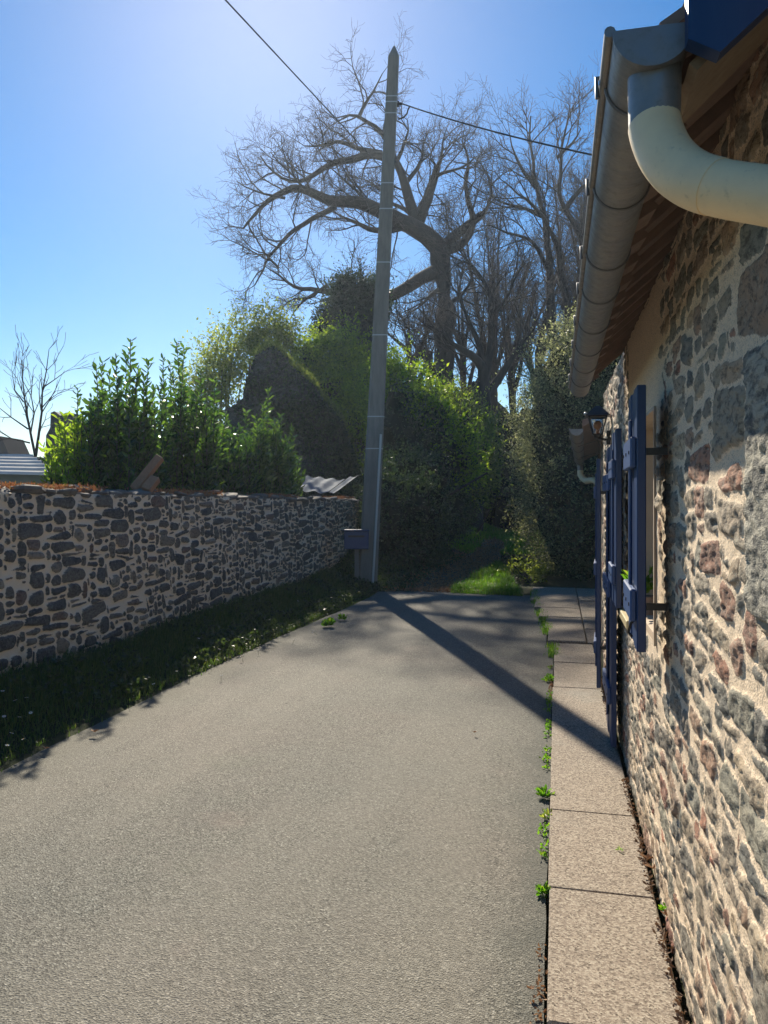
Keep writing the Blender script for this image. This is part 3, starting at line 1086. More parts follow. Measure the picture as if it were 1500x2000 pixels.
s1 = shutter(WY(2.58), WY(2.95), .985, 1.885, .262, .268, [(1.66, .105), (1.14, .11)])
hk = MB()
hk.tube([(.262, WY(2.60), 1.10), (.245, WY(2.60), 1.08), (.238, WY(2.62), 1.045), (.25, WY(2.63), 1.03)], .005, 6)
hk.build('stay_hook', M['metal_black'], s1)
shutter(WY(4.02), WY(4.36), .93, 1.87, .30, .303, [(1.66, .10), (1.10, .10)])
shutter(WY(4.44), WY(5.00), .07, 1.82, .305, .308, [(1.60, .10), (.98, .10), (.36, .10)])
shutter(WY(5.70), WY(6.15), .10, 1.80, .285, .315, [(1.55, .09), (.98, .09), (.40, .09)])

# roof: sawtooth rows of interlocking tiles, thick, with a dark lower lip
EX, EZ = 0.155, 2.150                        # lower edge of tiles
sl = math.atan2(RIDZ - EZ, RIDX - EX)
ux = Vector((math.cos(sl), 0, math.sin(sl)))
un = Vector((-math.sin(sl), 0, math.cos(sl)))
RY0, RY1 = WY(1.04), WY(4.42)
mb = MB()
pitch = 0.205
Lr = (RIDX - EX) / math.cos(sl)
courses = [0.0, 0.10]
t0 = 0.10
while t0 < Lr - .3:
    t0 += .30
    courses.append(min(t0, Lr))
for ci in range(len(courses) - 1):
    a, b = courses[ci] - (0.05 if ci else 0), courses[ci + 1]
    yq = RY0
    while yq < RY1 - .02:
        y2 = min(yq + pitch, RY1)
        prof = [(yq, 0.0), (yq + pitch * .78, .012), (yq + pitch * .84, .036), (y2 - .003, .040)]
        prof = [p for p in prof if p[0] <= y2]
        th = .016
        prof.append((y2 - .0015, -.004))
        for (p0, p1) in zip(prof[:-1], prof[1:]):
            vs = []
            for (tt, lift) in ((a, .022), (b, .0)):
                for (yy2, hh) in (p0, p1):
                    o_ = Vector((EX, 0, EZ)) + ux * tt + un * (hh + lift)
                    vs.append(Vector((o_.x, yy2, o_.z)))
                    o2 = o_ - un * th
                    vs.append(Vector((o2.x, yy2, o2.z)))
            # 0 p0a top,1 p0a bot,2 p1a top,3 p1a bot,4 p0b top,5 p0b bot,6 p1b top,7 p1b bot
            mb.add(vs, [(0, 2, 6, 4), (1, 5, 7, 3), (0, 1, 3, 2), (4, 6, 7, 5), (0, 4, 5, 1), (2, 3, 7, 6)])
        yq = y2
roof = mb.build('roof', M['tile'], house)
# battens and rafters under the tiles
mb = MB()
def roofbox(mb, a, b, y0, y1, n0, n1, mi=0):
    vs = []
    for t_ in (a, b):
        for yq in (y0, y1):
            for nn in (n0, n1):
                o_ = Vector((EX, 0, EZ)) + ux * t_ + un * nn
                vs.append((o_.x, yq, o_.z))
    mb.add(vs, [(0, 1, 3, 2), (4, 6, 7, 5), (0, 4, 5, 1), (2, 3, 7, 6), (0, 2, 6, 4), (1, 5, 7, 3)], mi)
roofbox(mb, .36, .39, RY0 + .04, RY1 - .02, -.075, -.0475)
mb.build('batten', M['dark_wood'], roof)
mb = MB()
roofbox(mb, .295, .45, RY0 + .035, RY1 - .012, -.0400, -.0165)
mb.build('wall_plate', M['dark_wood'], house)
mb = MB()
roofbox(mb, -.01, .33, RY0 + .01, WY(1.22), -.062, -.047)
mb.build('soffit', M['soffit'], house)
# back slope and the lower roof beyond the gable
mb = MB()
mb.prism([(RIDX, RY0, RIDZ + .03), (6.3, RY0, 2.2), (6.3, RY0, 2.15), (RIDX, RY0, RIDZ - .06)], (0, RY1 - RY0, 0))
mb.prism([(WALLX + .02, 4.47, 2.36), (3.1, 4.47, 3.3), (6.2, 4.47, 2.3), (6.2, 4.47, 2.24), (3.1, 4.47, 3.22), (WALLX + .02, 4.47, 2.31)], (0, 2.2, 0))
mb.box((WALLX + .035, RY0 + .06, 2.30), (X1 - .1, RY1 - .02, 2.42))
mb.build('rear_roof', M['tile'], house)
# bargeboard painted blue at the near gable
mb = MB()
yq = RY0 - .035
bb = [(0.172, 2.119), (0.212, 2.096), (0.285, 2.160), (2.9, 4.62), (2.9, 4.86), (0.172, 2.21)]
mb.prism([(x, yq, z) for x, z in bb], (0, .028, 0))
mb.build('bargeboard', M['blue'], house)

# zinc gutter
GX, GR = 0.131, 0.054


def gutter(parent, p0, p1, gr, seams, name='gutter', rim_h=0.008):
    p0 = Vector(p0); p1 = Vector(p1)
    d = (p1 - p0)
    L = d.length
    d.normalize()
    side = d.cross(Vector((0, 0, 1))).normalized()   # to the right of travel (towards the wall)
    up = side.cross(d).normalized()
    n = 18
    vs, fs = [], []
    prof = []
    for i in range(n + 1):
        t_ = math.pi * i / n
        prof.append((-math.cos(t_) * gr, -math.sin(t_) * gr))
    prof_o = prof
    prof_i = [(a * .965, b * .965) for a, b in prof]
    full = prof_o + [(gr * 1.0, .018), (gr * .965, .018)] + prof_i[::-1] + [(-gr * .965, .001)]
    mb = MB()
    k_ = len(full)
    for e in (0, L):
        for (a, b) in full:
            vs.append(p0 + d * e + side * a + up * b)
    for i in range(k_):
        j = (i + 1) % k_
        fs.append((i, j, k_ + j, k_ + i))
    mb.add(vs, fs, 0, True)
    # rolled outer bead
    mb.tube([p0 + side * (-gr - .004) + up * .002, p0 + d * L + side * (-gr - .004) + up * .002], .008, 10)
    # end caps
    for e, s in ((0, -1), (L, 1)):
        ring = [p0 + d * e + side * a * 1.02 + up * b * 1.02 for a, b in prof]
        mb.prism(ring, d * .004 * s)
    g = mb.build(name, M['zinc'], parent)
    for s_ in seams:
        pts = [p0 + d * (s_ * L) + side * a * 1.03 + up * b * 1.03 for a, b in prof]
        sm = MB()
        sm.tube(pts, .0030, 6)
        sm.build('seam', M['zinc_dark'], g)
        c0 = p0 + d * (s_ * L)
        br = MB()
        br.tube([c0 + side * (-gr - .014) + up * (-.02), c0 + side * (-gr - .016) + up * .012, c0 + side * (-gr * .6) + up * .014, c0 + side * gr + up * .022], .004, 6)
        br.build('bracket', M['zinc_dark'], g)
    return g, (p0, d, side, up)


g0 = (GX, RY0, EAVE); g1 = (GX, RY1 + .03, EAVE - .012)
seam_y = [1.215, 1.60, 2.02, 2.36, 2.78, 3.2, 3.62, 4.05]
gut, gf = gutter(house, g0, g1, GR, [(WY(q, .12) - RY0) / (RY1 - RY0) for q in seam_y])
# outlet and cream downpipe
oy_p = P(1278, 243, 1.12)
oy = oy_p.y
ox_p = oy_p.x
MB().tube([(ox_p, oy, EAVE - GR + .022), (ox_p, oy, EAVE - GR - .035), (ox_p, oy, 2.034)], [.0375, .0365, .0358], 28).build('outlet', M['zinc'], gut)
pts = [P(1278, 243, 1.12), P(1282, 264, 1.115), P(1292, 289, 1.105), P(1308, 315, 1.09), P(1330, 337, 1.073), P(1358, 354, 1.053),
       P(1392, 365, 1.032), P(1432, 373, 1.012), P(1500, 383, .98), P(1590, 398, .94)]
pts = [Vector(p) for p in smooth_poly(pts, .012)]
e_ = pts[-1]
pts += [e_ + Vector((.03, -.03, -.02)), e_ + Vector((.04, -.04, -.07)), Vector((e_.x + .04, e_.y - .04, .06))]
NE = len(pts) - 4
jn = min(range(len(pts)), key=lambda i_: (pts[i_] - P(1392, 365, 1.032)).length)
dp = MB()
dp.tube(pts[:jn + 1], .0372, 32)
dp.tube(pts[jn - 1:], .0362, 32)
dpo = dp.build('downpipe', M['pvc'], house)
MB().tube([pts[-1] + Vector((0, 0, 1.2)), pts[-1] + Vector((0, 0, 1.23))], .042, 20).build('pipe_clip', M['zinc_dark'], dpo)

# ---------------- lower annex beyond the house
ann = thing('annex', 'low stone annex beyond the cottage with its own short zinc gutter', 'building', (.6, 9.5, 0))
a0 = Vector((.40, 6.66, 0)); a1 = Vector((P(1170, HY, 11.6).x, P(1170, HY, 11.6).y, 0))
d = (a1 - a0); LA = d.length; d.normalize()
nrm = Vector((-d.y, d.x, 0))
r3 = np.random.default_rng(33)
S = np.arange(0, LA, .02); Z = np.linspace(0, 2.12, 110)
st = pack(LA, 2.2, .05, sizes, r3)
gs, gz_, val, rnd, tl = stone_field(S, Z, st, r3, .022, .016, 14)
hgt = np.clip(val / .016, -.4, 1) * .012 + tl * .6 * (val > 0)
base = np.array(a0)[None, None] + gs[..., None] * np.array(d) + hgt[..., None] * np.array(nrm) + gz_[..., None] * np.array([0, 0, 1.0])
v = base.reshape(-1, 3)
np_mesh('wall', v, grid_faces(len(S), len(Z))[:, ::-1], M['house_stone'], ann, True, {'sd': val.reshape(-1), 'rn': rnd.reshape(-1)})
mb = MB()
q0 = a0 - nrm * .03; q1 = a1 - nrm * .03
mb.prism([q0, q1, q1 - nrm * 3, q0 - nrm * 3], (0, 0, 2.1))
mb.build('body', M['render_far'], ann)
mb = MB()
ga, gb = P(1126, 838, 6.95), P(1133, 903, 11.5)
ev0, ev1 = ga - nrm * .0 + Vector((0, 0, .02)), gb + Vector((0, 0, .02))
ev0 = ev0 - nrm * .05; ev1 = ev1 - nrm * .05
mb.prism([ev0, ev1, ev1 - nrm * 2.2 + Vector((0, 0, 1.0)), ev0 - nrm * 2.2 + Vector((0, 0, 1.0))], (0, 0, .06))
mb.build('roof', M['tile'], ann)
agut, _ = gutter(ann, ga, gb, .058, [.18, .42, .68, .9])
ap = MB()
e0 = gb + Vector((0, -.12, -.05))
ap.tube([e0, e0 + Vector((0, 0, -.09))], .042, 16)
ap.build('outlet', M['zinc'], agut)
ap = MB()
tgt = P(1174, 948, 10.9)
b0 = e0 + Vector((0, 0, -.08))
ap.tube([b0, b0 + Vector((.0, -.01, -.06)), b0 + Vector((.03, -.04, -.115)), b0 + Vector((.075, -.09, -.15)), b0 * .35 + tgt * .65 + Vector((0, 0, .0)), tgt], .044, 16)
ap.build('downpipe', M['pvc'], ann)
ap = MB()
for q in (.25, .62):
    m0 = ga.lerp(gb, q)
    ap = MB()
    ap.tube([m0 + Vector((0, 0, -.06)), m0 - nrm * .20 + Vector((0, 0, .0)), m0 - nrm * .30 + Vector((0, 0, -.22))], .006, 6)
    ap.build('stay', M['zinc_dark'], ann)

# ---------------- wall lantern
LD = 5.55
lx = P(1167, 850, LD)
lan = thing('wall_lantern', 'small black wall lantern with an amber bulb above the blue door shutters', 'lantern', tuple(lx))
cx0, cy0, zb = lx.x, lx.y, lx.z - .01
def ring4(hw, z): return [(cx0 - hw, cy0 - hw, z), (cx0 + hw, cy0 - hw, z), (cx0 + hw, cy0 + hw, z), (cx0 - hw, cy0 + hw, z)]
mb = MB()
lo, hi = ring4(.030, zb + .015), ring4(.062, zb + .145)
for a_, b_ in zip(lo, hi):
    mb.tube([a_, b_], .005, 6)
for i in range(4):
    mb.tube([hi[i], hi[(i + 1) % 4]], .006, 6); mb.tube([lo[i], lo[(i + 1) % 4]], .006, 6)
mb.build('frame', M['metal_black'], lan)
mb = MB()
mb.add([Vector(p) * 1 for p in lo + hi], [(0, 1, 5, 4), (1, 2, 6, 5), (2, 3, 7, 6), (3, 0, 4, 7)])
mb.build('glass', M['glass'], lan)
mb = MB()
h2 = ring4(.085, zb + .148); h3 = ring4(.03, zb + .205); h4 = ring4(.012, zb + .22)
mb.add(h2 + h3 + h4, [(3, 2, 1, 0)] + [(i, (i + 1) % 4, 4 + (i + 1) % 4, 4 + i) for i in range(4)] + [(4 + i, 4 + (i + 1) % 4, 8 + (i + 1) % 4, 8 + i) for i in range(4)] + [(8, 9, 10, 11)])
mb.build('roof', M['metal_black'], lan)
mb = MB()
mb.tube([(cx0, cy0, zb - .015), (cx0, cy0, zb + .015)], [.02, .032], 12)
mb.tube([(cx0, cy0, zb - .012), (cx0 + .05, cy0, zb - .022), (cx0 + .10, cy0, zb - .012), (WALLX + .01, cy0, zb - .01)], .009, 8)
mb.box((WALLX - .022, cy0 - .04, zb - .06), (WALLX + .0, cy0 + .04, zb + .04))
mb.build('arm', M['metal_black'], lan)
def uv_ball(mb, c_, r_, sz=1.0, mi=0):
    dg, fg = sphere_grid(16, 12)
    mb.add([(c_[0] + q[0] * r_, c_[1] + q[1] * r_, c_[2] + q[2] * r_ * sz) for q in dg], [tuple(int(z) for z in q) for q in fg], mi, True)
mb = MB(); uv_ball(mb, (cx0, cy0, zb + .085), .030, 1.1)
mb.tube([(cx0, cy0, zb + .01), (cx0, cy0, zb + .06)], .012, 8)
mb.build('bulb', M['bulb'], lan)
mb = MB(); uv_ball(mb, (cx0 - .085, cy0 - .04, zb + .162), .013)
mb.build('finial', M['band'], lan)

# ================================================================== POLE, CABLES, LETTER BOX
PD = 13.0
pb = P(717, 1148, PD)
pt_ = P(770, 90, PD + .0)
pole = thing('utility_pole', 'tall tapering concrete pole with a pointed top leaning slightly right beside the wall end', 'pole', (pb.x, pb.y, 0))
mb = MB()
pb0 = Vector((pb.x, pb.y, -.1))
axis_ = (pt_ - pb0).normalized()
hv = Vector((cy, sy, 0)); dv = Vector((-sy, cy, 0))
HP = (pt_ - pb0).length
secs = [(0, .165), (.5, .125), (.972, .093), (.978, .092), (1.0, .012)]
vs = []
for t_, hw in secs:
    c0 = pb0 + axis_ * HP * t_
    ch = hw * .78
    for (a_, b_) in ((-hw, -ch), (-ch, -hw), (ch, -hw), (hw, -ch), (hw, ch), (ch, hw), (-ch, hw), (-hw, ch)):
        vs.append(c0 + hv * a_ + dv * b_)
fs = [(l_ * 8 + j, l_ * 8 + (j + 1) % 8, (l_ + 1) * 8 + (j + 1) % 8, (l_ + 1) * 8 + j) for l_ in range(len(secs) - 1) for j in range(8)]
fs.append(tuple(range(32, 40)))
mb.add(vs, fs)
mb.build('shaft', M['concrete'], pole)
def pole_at(z):
    return pb0 + axis_ * ((z + .1) / axis_.z)
def pole_hw(z):
    return float(np.interp((z + .1) / (HP * axis_.z), [q[0] for q in secs], [q[1] for q in secs]))
def zpx(y): return EYE + (HY - y) / F * PD
for y_ in (193, 204, 226, 362, 412, 516, 657, 815, 877):
    z_ = zpx(y_); c0 = pole_at(z_); hw = pole_hw(z_) * 1.02
    b_ = MB()
    ch = hw * .8
    vs = []
    for dz in (-.009, .009):
        for (a_, b2) in ((-hw, -ch), (-ch, -hw), (ch, -hw), (hw, -ch), (hw, ch), (ch, hw), (-ch, hw), (-hw, ch)):
            vs.append(c0 + hv * a_ + dv * b2 + Vector((0, 0, dz)))
    b_.add(vs, [(j, (j + 1) % 8, 8 + (j + 1) % 8, 8 + j) for j in range(8)])
    b_.build('strap', M['band'], pole)
c0 = pole_at(zpx(1120)); c1 = pole_at(zpx(848))
MB().tube([P(728, 1140, PD - .2), P(744, 848, PD - .2)], .019, 8).build('conduit', M['conduit'], pole)
zb_ = zpx(203)
cb = pole_at(zb_)
br = MB()
br.tube([cb + hv * .08, cb + hv * .16 + Vector((0, 0, .0)), cb + hv * .19], [.03, .024, .012], 8)
br.box((-.02, -.02, -.04), (.02, .02, .04), mat=Matrix.Translation(cb + hv * .115))
br.build('bracket', M['metal_black'], pole)


def cable(name, label, a, b, sag, r_=.011, extra=None):
    mb = MB()
    pts = []
    for i in range(25):
        t_ = i / 24
        p = a.lerp(b, t_); p.z -= sag * 4 * t_ * (1 - t_)
        pts.append(p)
    mb.tube(pts, r_, 6)
    if extra:
        mb.tube(extra, .014, 6)
    o = mb.build(name, M['cable'])
    return tag(o, label, 'cable')


ca = cb + hv * .19
ce = P(1170, 291, 9.0)
ce2 = ca + (ce - ca) * 1.45
loop_ = [ca + hv * .02, ca + hv * .30 + Vector((0, 0, -.05)), P(797, 209, PD), P(795, 220, PD), P(789, 229, PD), P(778, 233, PD)]
cable('power_cable', 'dark cable from the pole bracket sloping right behind the gutter', ca, ce2, .10, .012,
      [P(801, 207, PD), P(797, 214, PD), P(795, 222, PD), P(789, 229, PD), P(778, 233, PD)])
wa = pole_at(zpx(330)) + hv * -.09
wb = P(433, -8, 7.2)
wb2 = wa + (wb - wa) * 1.5
cable('phone_wire', 'thin wire running from the pole up and left out of the sky', wa, wb2, .0, .0075)

mbx = thing('letter_box', 'dark blue letter box fixed beside the foot of the concrete pole', 'letter box')
m0 = P(672, 1035, 12.7); m1 = P(720, 1073, 12.7)
mbx.location = (m0.x, m0.y, m1.z)
matb = Matrix.Translation(P(672, 1073, 12.7)) @ Matrix.Rotation(YAW, 4, 'Z')
wid = (720 - 672) / F * 12.7; hei = (1073 - 1035) / F * 12.7
MB().box((0, 0, 0), (wid, .26, hei - .02), bevel=.012, mat=matb).build('box', M['mailbox'], mbx)
MB().box((-.012, -.02, hei - .022), (wid + .012, .28, hei), bevel=.008, mat=matb).build('lid', M['mailbox'], mbx)
MB().box((.07, -.006, hei * .62), (wid - .07, .0, hei * .72), mat=matb).build('slot', M['metal_black'], mbx)
MB().box((wid * .42, .10, -1.0), (wid * .42 + .07, .17, 0.0), mat=matb).build('post', M['concrete'], mbx)

# ================================================================== BEHIND THE LANE WALL
# two leaning timbers on the wall
def plank(px0, px1, D0, D1, w_, h_, label):
    a = P(*px0, D0); b = P(*px1, D1)
    d_ = (b - a); L = d_.length; d_.normalize()
    s_ = d_.cross(Vector((0, 1, 0))).normalized(); n_ = s_.cross(d_)
    mat = Matrix((( *s_, 0), (*n_, 0), (*d_, 0), (0, 0, 0, 1))).transposed()
    mat = Matrix.Translation(a) @ mat
    o = MB().box((-w_ / 2, -h_ / 2, 0), (w_ / 2, h_ / 2, L), bevel=.006, mat=mat).build('timber_beam', M['wood_brown'])
    return tag(o, label, 'beam', 'timber offcuts on the wall')


plank((262, 956), (313, 893), 7.6, 7.75, .085, .07, 'longer brown timber leaning up from the top of the stone wall')
plank((285, 958), (304, 934), 7.5, 7.6, .10, .07, 'short pale brown timber stub lying against the longer leaning timber')


def corrugated(name, mat, p00, p01, p10, ribs, amp, parent=None, th=.006, lap=None):
    """p00->p01 along ribs, p00->p10 across ribs"""
    p00, p01, p10 = Vector(p00), Vector(p01), Vector(p10)
    nrm_ = (p01 - p00).cross(p10 - p00).normalized()
    if nrm_.z < 0: nrm_ = -nrm_
    n = ribs * 8
    t_ = np.linspace(0, 1, n + 1)
    u = np.linspace(0, 1, 8)
    T, U = np.meshgrid(t_, u, indexing='ij')
    h_ = amp * np.cos(T * ribs * 2 * math.pi) + 0.004 * fbm(T * 9, U * 9, 3, 3)
    v = np.array(p00)[None, None] + T[..., None] * np.array(p10 - p00) + U[..., None] * np.array(p01 - p00) + h_[..., None] * np.array(nrm_)
    v2 = v - np.array(nrm_) * th
    f = grid_faces(len(t_), len(u))
    nn = len(t_) * len(u)
    return np_mesh(name, np.concatenate([v.reshape(-1, 3), v2.reshape(-1, 3)]), np.concatenate([f, f[:, ::-1] + nn]), mat, parent, True)


shed = thing('shed', 'low shed with a pale corrugated roof behind the left end of the wall', 'shed', tuple(P(30, 1060, 9.5)))
shed.location.z = .1
corrugated('roof', M['sheet_pale'], P(-130, 938, 8.6), P(122, 944, 8.3), P(-130, 896, 11.0), 6, .085, shed)
mb = MB()
q = [P(-120, 950, 8.9), P(112, 950, 8.6), P(118, 940, 10.6), P(-120, 940, 10.9)]
q = [Vector((p.x, p.y, .1)) for p in q]
mb.prism(q, (0, 0, 1.50))
mb.build('body', M['dark_wood'], shed)

lean = thing('lean_to', 'small grey metal sheet roof in front of the ivy covered gable', 'shed', tuple(P(620, 1060, 15.6)))
lean.location.z = .1
corrugated('roof', M['sheet'], P(556, 955, 15.0), P(600, 930, 17), P(640, 963, 15.4), 3, .022, lean)
corrugated('roof', M['sheet'], P(642, 963, 15.45), P(684, 932, 17), P(660, 960, 15.5), 1, .018, lean)
mb = MB()
q = [P(566, 975, 14.9), P(646, 975, 15.1), P(668, 960, 16.6), P(600, 960, 16.8)]
q = [Vector((p.x, p.y, .1)) for p in q]
mb.prism(q, (0, 0, 1.42))
mb.build('body', M['dark_wood'], lean)

# ruined ivy-clad gable
ruin = thing('ruined_gable', 'dark ruined stone gable with a pointed top, overgrown with ivy', 'ruin', tuple(P(570, 1000, 22)))
ruin.location.z = 0
RD = 22.0
outline = [(440, 1030), (448, 800), (476, 776), (484, 730), (502, 694), (530, 678), (548, 688), (575, 722), (612, 752), (640, 792), (668, 826), (690, 880), (704, 930), (712, 1030)]
ox = np.array([p[0] for p in outline]); oyv = np.array([p[1] for p in outline])
S = np.linspace(440, 712, 150); Z = np.linspace(1030, 670, 190)
ss, zz_ = S / F * RD, (HY - Z) / F * RD
st = pack(ss[-1] - ss[0], zz_[-1] - zz_[0], .07, sizes, r3)
gs, gz_, val, rnd, tl = stone_field(ss - ss[0], zz_ - zz_[0], st, r3, .03, .02, 22)
topz = np.interp(S + 3 * np.random.default_rng(2).normal(size=len(S)), ox[1:-1], oyv[1:-1])
GS, GZ = np.meshgrid(S, Z, indexing='ij')
GZc = np.maximum(GZ, topz[:, None])
pts = np.zeros(GS.shape + (3,))
a_ = (GS - 750) / F * RD
dep = RD - (np.clip(val / .03, -.3, 1) * .02 + tl + .16 * fbm(gs * 1.2, gz_ * 1.2, 4, 5))
pts[..., 0] = a_ * cy - dep * sy
pts[..., 1] = a_ * sy + dep * cy
pts[..., 2] = EYE + (HY - GZc) / F * RD
V = pts.reshape(-1, 3)
Vb = V + np.array([-sy, cy, 0]) * .55
f = grid_faces(len(S), len(Z))
nn = len(V)
nz = len(Z)
i = np.arange(len(S) - 1)
topf = np.stack([i * nz + nz - 1, (i + 1) * nz + nz - 1, (i + 1) * nz + nz - 1 + nn, i * nz + nz - 1 + nn], -1)
j = np.arange(nz - 1)
sf = np.concatenate([np.stack([j, j + 1, j + 1 + nn, j + nn], -1), np.stack([(len(S) - 1) * nz + j, (len(S) - 1) * nz + j + nn, (len(S) - 1) * nz + j + 1 + nn, (len(S) - 1) * nz + j + 1], -1)])
np_mesh('wall', np.concatenate([V, Vb]), np.concatenate([f, f[:, ::-1] + nn, topf, sf]), M['ruin_stone'], ruin, True,
        {'sd': np.tile(val.reshape(-1), 2), 'rn': np.tile(rnd.reshape(-1), 2)})
r4 = np.random.default_rng(61)
n = 15000
sx_ = r4.uniform(455, 708, n)
tz = np.interp(sx_, ox[1:-1], oyv[1:-1])
yy_ = tz + (1030 - tz) * r4.random(n) ** 1.3
dens = fbm(sx_ * .02, yy_ * .02, 3, 9) + (sx_ - 560) / 420
kp = dens > r4.uniform(-.25, .35, n)
sx_, yy_ = sx_[kp], yy_[kp]; n = len(sx_)
dd = RD - .05 - .22 * r4.random(n) ** 2
a_ = (sx_ - 750) / F * dd
pos = np.stack([a_ * cy - dd * sy, a_ * sy + dd * cy, EYE + (HY - yy_) / F * dd], -1)
v, f = leaf_arrays(pos, r4.normal(size=(n, 3)) + np.array([.2, -.6, -.3]), r4.uniform(.06, .12, n), .075, r4)
np_mesh('ivy', v, f, M['ivy'], ruin)
# growth on the rake of the gable
n = 4200
t_ = r4.random(n)
sx_ = 495 + 205 * t_
tz = np.interp(sx_, ox[1:-1], oyv[1:-1]) - np.abs(r4.normal(size=n)) * 7 + 2
dd = RD + r4.uniform(-.05, .6, n)
a_ = (sx_ - 750) / F * dd
pos = np.stack([a_ * cy - dd * sy, a_ * sy + dd * cy, EYE + (HY - tz) / F * dd], -1)
v, f = leaf_arrays(pos, r4.normal(size=(n, 3)) * .6 + np.array([0, 0, .8]), r4.uniform(.06, .16, n), .035, r4)
np_mesh('rake_growth', v, f, M['fresh_dim'], ruin)


# ------------------------------------------------ laurels: upright shoots clothed in leaves
def laurel(label, base_px, D, tips, seed, leaf=.095, mat='laurel', nside=7, zbase=.15, cat='shrub', spread=.55, group=None, step=.021):
    r = np.random.default_rng(seed)
    c0 = P(base_px, HY, D)
    t = thing('laurel_shrub', label, cat, (c0.x, c0.y, 0), group)
    tb = Tubes()
    LP, LA_ = [], []
    for (px, py) in tips:
        dd = D + r.uniform(-spread, spread)
        dmin = lambda q_: 4.38 * F / (cy * (1088 - q_))
        tip = np.array(P(px, py, max(dd, dmin(px))))
        bx_ = px * .75 + base_px * .25 + r.normal() * 10
        b = np.array(P(bx_, HY, max(D + r.uniform(-spread, spread) * .6, dmin(bx_) + .1))); b[2] = zbase
        mid_ = (tip + b) / 2 + r.normal(size=3) * .06
        main = smooth_poly([b, mid_, tip], .10)
        tb.add(main, np.linspace(.012, .004, len(main)), 5, 0)
        shoots = [(main, .18)]
        H = tip[2] - b[2]
        for q in range(nside):
            i = r.integers(int(len(main) * .1), max(int(len(main) * .80), 2))
            p = main[i]
            L = r.uniform(.18, .5) * min(1.3, H / 2) * (1.05 - .6 * i / len(main))
            az = r.uniform(0, 2 * math.pi)
            d1 = np.array([math.cos(az) * .55, math.sin(az) * .55, .8]); d1 /= np.linalg.norm(d1)
            sh = smooth_poly([p, p + d1 * L * .5, p + d1 * L * .8 + np.array([0, 0, L * .35])], .07)
            tb.add(sh, np.linspace(.006, .003, len(sh)), 3, 0)
            shoots.append((sh, 0.0))
        for sh, st_ in shoots:
            seg = np.linalg.norm(np.diff(sh, axis=0), axis=1)
            s_ = np.concatenate([[0], np.cumsum(seg)])
            u = np.arange(s_[-1] * st_, s_[-1] + .001, step)
            pp = np.stack([np.interp(u, s_, sh[:, i]) for i in range(3)], 1)
            az = np.arange(len(u)) * 2.4 + r.uniform(0, 6)
            el = r.uniform(.25, 1.15, len(u))
            ax = np.stack([np.cos(az) * np.cos(el), np.sin(az) * np.cos(el), np.sin(el)], 1)
            LP.append(pp); LA_.append(ax)
    tb.build('stems', M['twig'], t)
    pos = np.concatenate(LP); ax = np.concatenate(LA_)
    L = leaf * r.uniform(.6, 1.25, len(pos))
    v, f = leaf_arrays(pos, ax, L, L * .42, r, .16, six=True)
    np_mesh('foliage', v, f, M[mat], t)
    return t


def tipset(x0, x1, n, prof, seed, drop=90):
    r = np.random.default_rng(seed)
    out = []
    for x in np.linspace(x0, x1, n):
        y_ = np.interp(x, [p[0] for p in prof], [p[1] for p in prof])
        out.append((x + r.normal() * 4, y_ + abs(r.normal()) * drop * .4 + r.uniform(0, drop * .3)))
    return out


laurel('bushy dark laurel with tall upright shoots above the wall, left of the timbers', 225, 8.6,
       [(255, 662), (200, 706), (188, 716), (152, 758), (226, 700), (290, 706), (246, 690), (213, 726), (270, 720)] + tipset(140, 312, 34, [(140, 830), (200, 740), (255, 720), (310, 735)], 3), 11, spread=.7, nside=13)
laurel('mid green laurel with slim tall shoots behind the leaning timbers', 370, 10.2,
       [(345, 668), (360, 680), (332, 706), (392, 720), (420, 740), (318, 700)] + tipset(300, 480, 32, [(300, 735), (345, 715), (400, 760), (480, 830)], 4), 12, spread=.8, nside=12)
laurel('pale glossy laurel bush catching the sun in front of the dark gable', 525, 12.1,
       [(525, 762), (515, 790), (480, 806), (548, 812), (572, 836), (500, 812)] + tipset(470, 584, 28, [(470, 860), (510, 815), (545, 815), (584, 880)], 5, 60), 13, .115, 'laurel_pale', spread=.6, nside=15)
laurel('lower dark laurel filling the gap between the slim shoots and the pale glossy bush', 440, 11.4,
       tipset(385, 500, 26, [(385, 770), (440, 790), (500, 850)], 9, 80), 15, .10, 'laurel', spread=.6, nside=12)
laurel('small bright green laurel at the left end by the pale shed roof', 130, 8.3,
       tipset(98, 168, 16, [(98, 850), (120, 800), (168, 800)], 6, 60), 14, .09, 'fresh', spread=.3, nside=6)


# ------------------------------------------------ leafy shrubs
def leafy(name, label, blobs, size, mat, seed, cat='shrub', stems=0, **kw):
    r = np.random.default_rng(seed)
    bl = []
    for (px, py, D, rx, rz, n) in blobs:
        p = P(px, py, D)
        bl.append(((p.x, p.y, p.z), (rx / F * D, kw.get('dep', .8) * rx / F * D, rz / F * D), n))
    kw.pop('dep', None)
    b0 = bl[0][0]
    t = thing(name, label, cat, (b0[0], b0[1], 0))
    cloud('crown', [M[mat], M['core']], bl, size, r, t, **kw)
    tb = Tubes()
    for q in range(max(stems, 3)):
        c_ = bl[int(r.integers(len(bl)))]
        top = np.array(c_[0]) + r.normal(size=3) * np.array(c_[1]) * .35
        b = np.array([b0[0] + r.normal() * .015, b0[1] + r.normal() * .015, 0.0])
        m = (top + b) / 2 + r.normal(size=3) * .15
        pl = smooth_poly([b, m, top], .3)
        tb.add(pl, np.linspace(.05, .015, len(pl)), 6, 0)
    tb.build('stems', M['twig'], t)
    return t


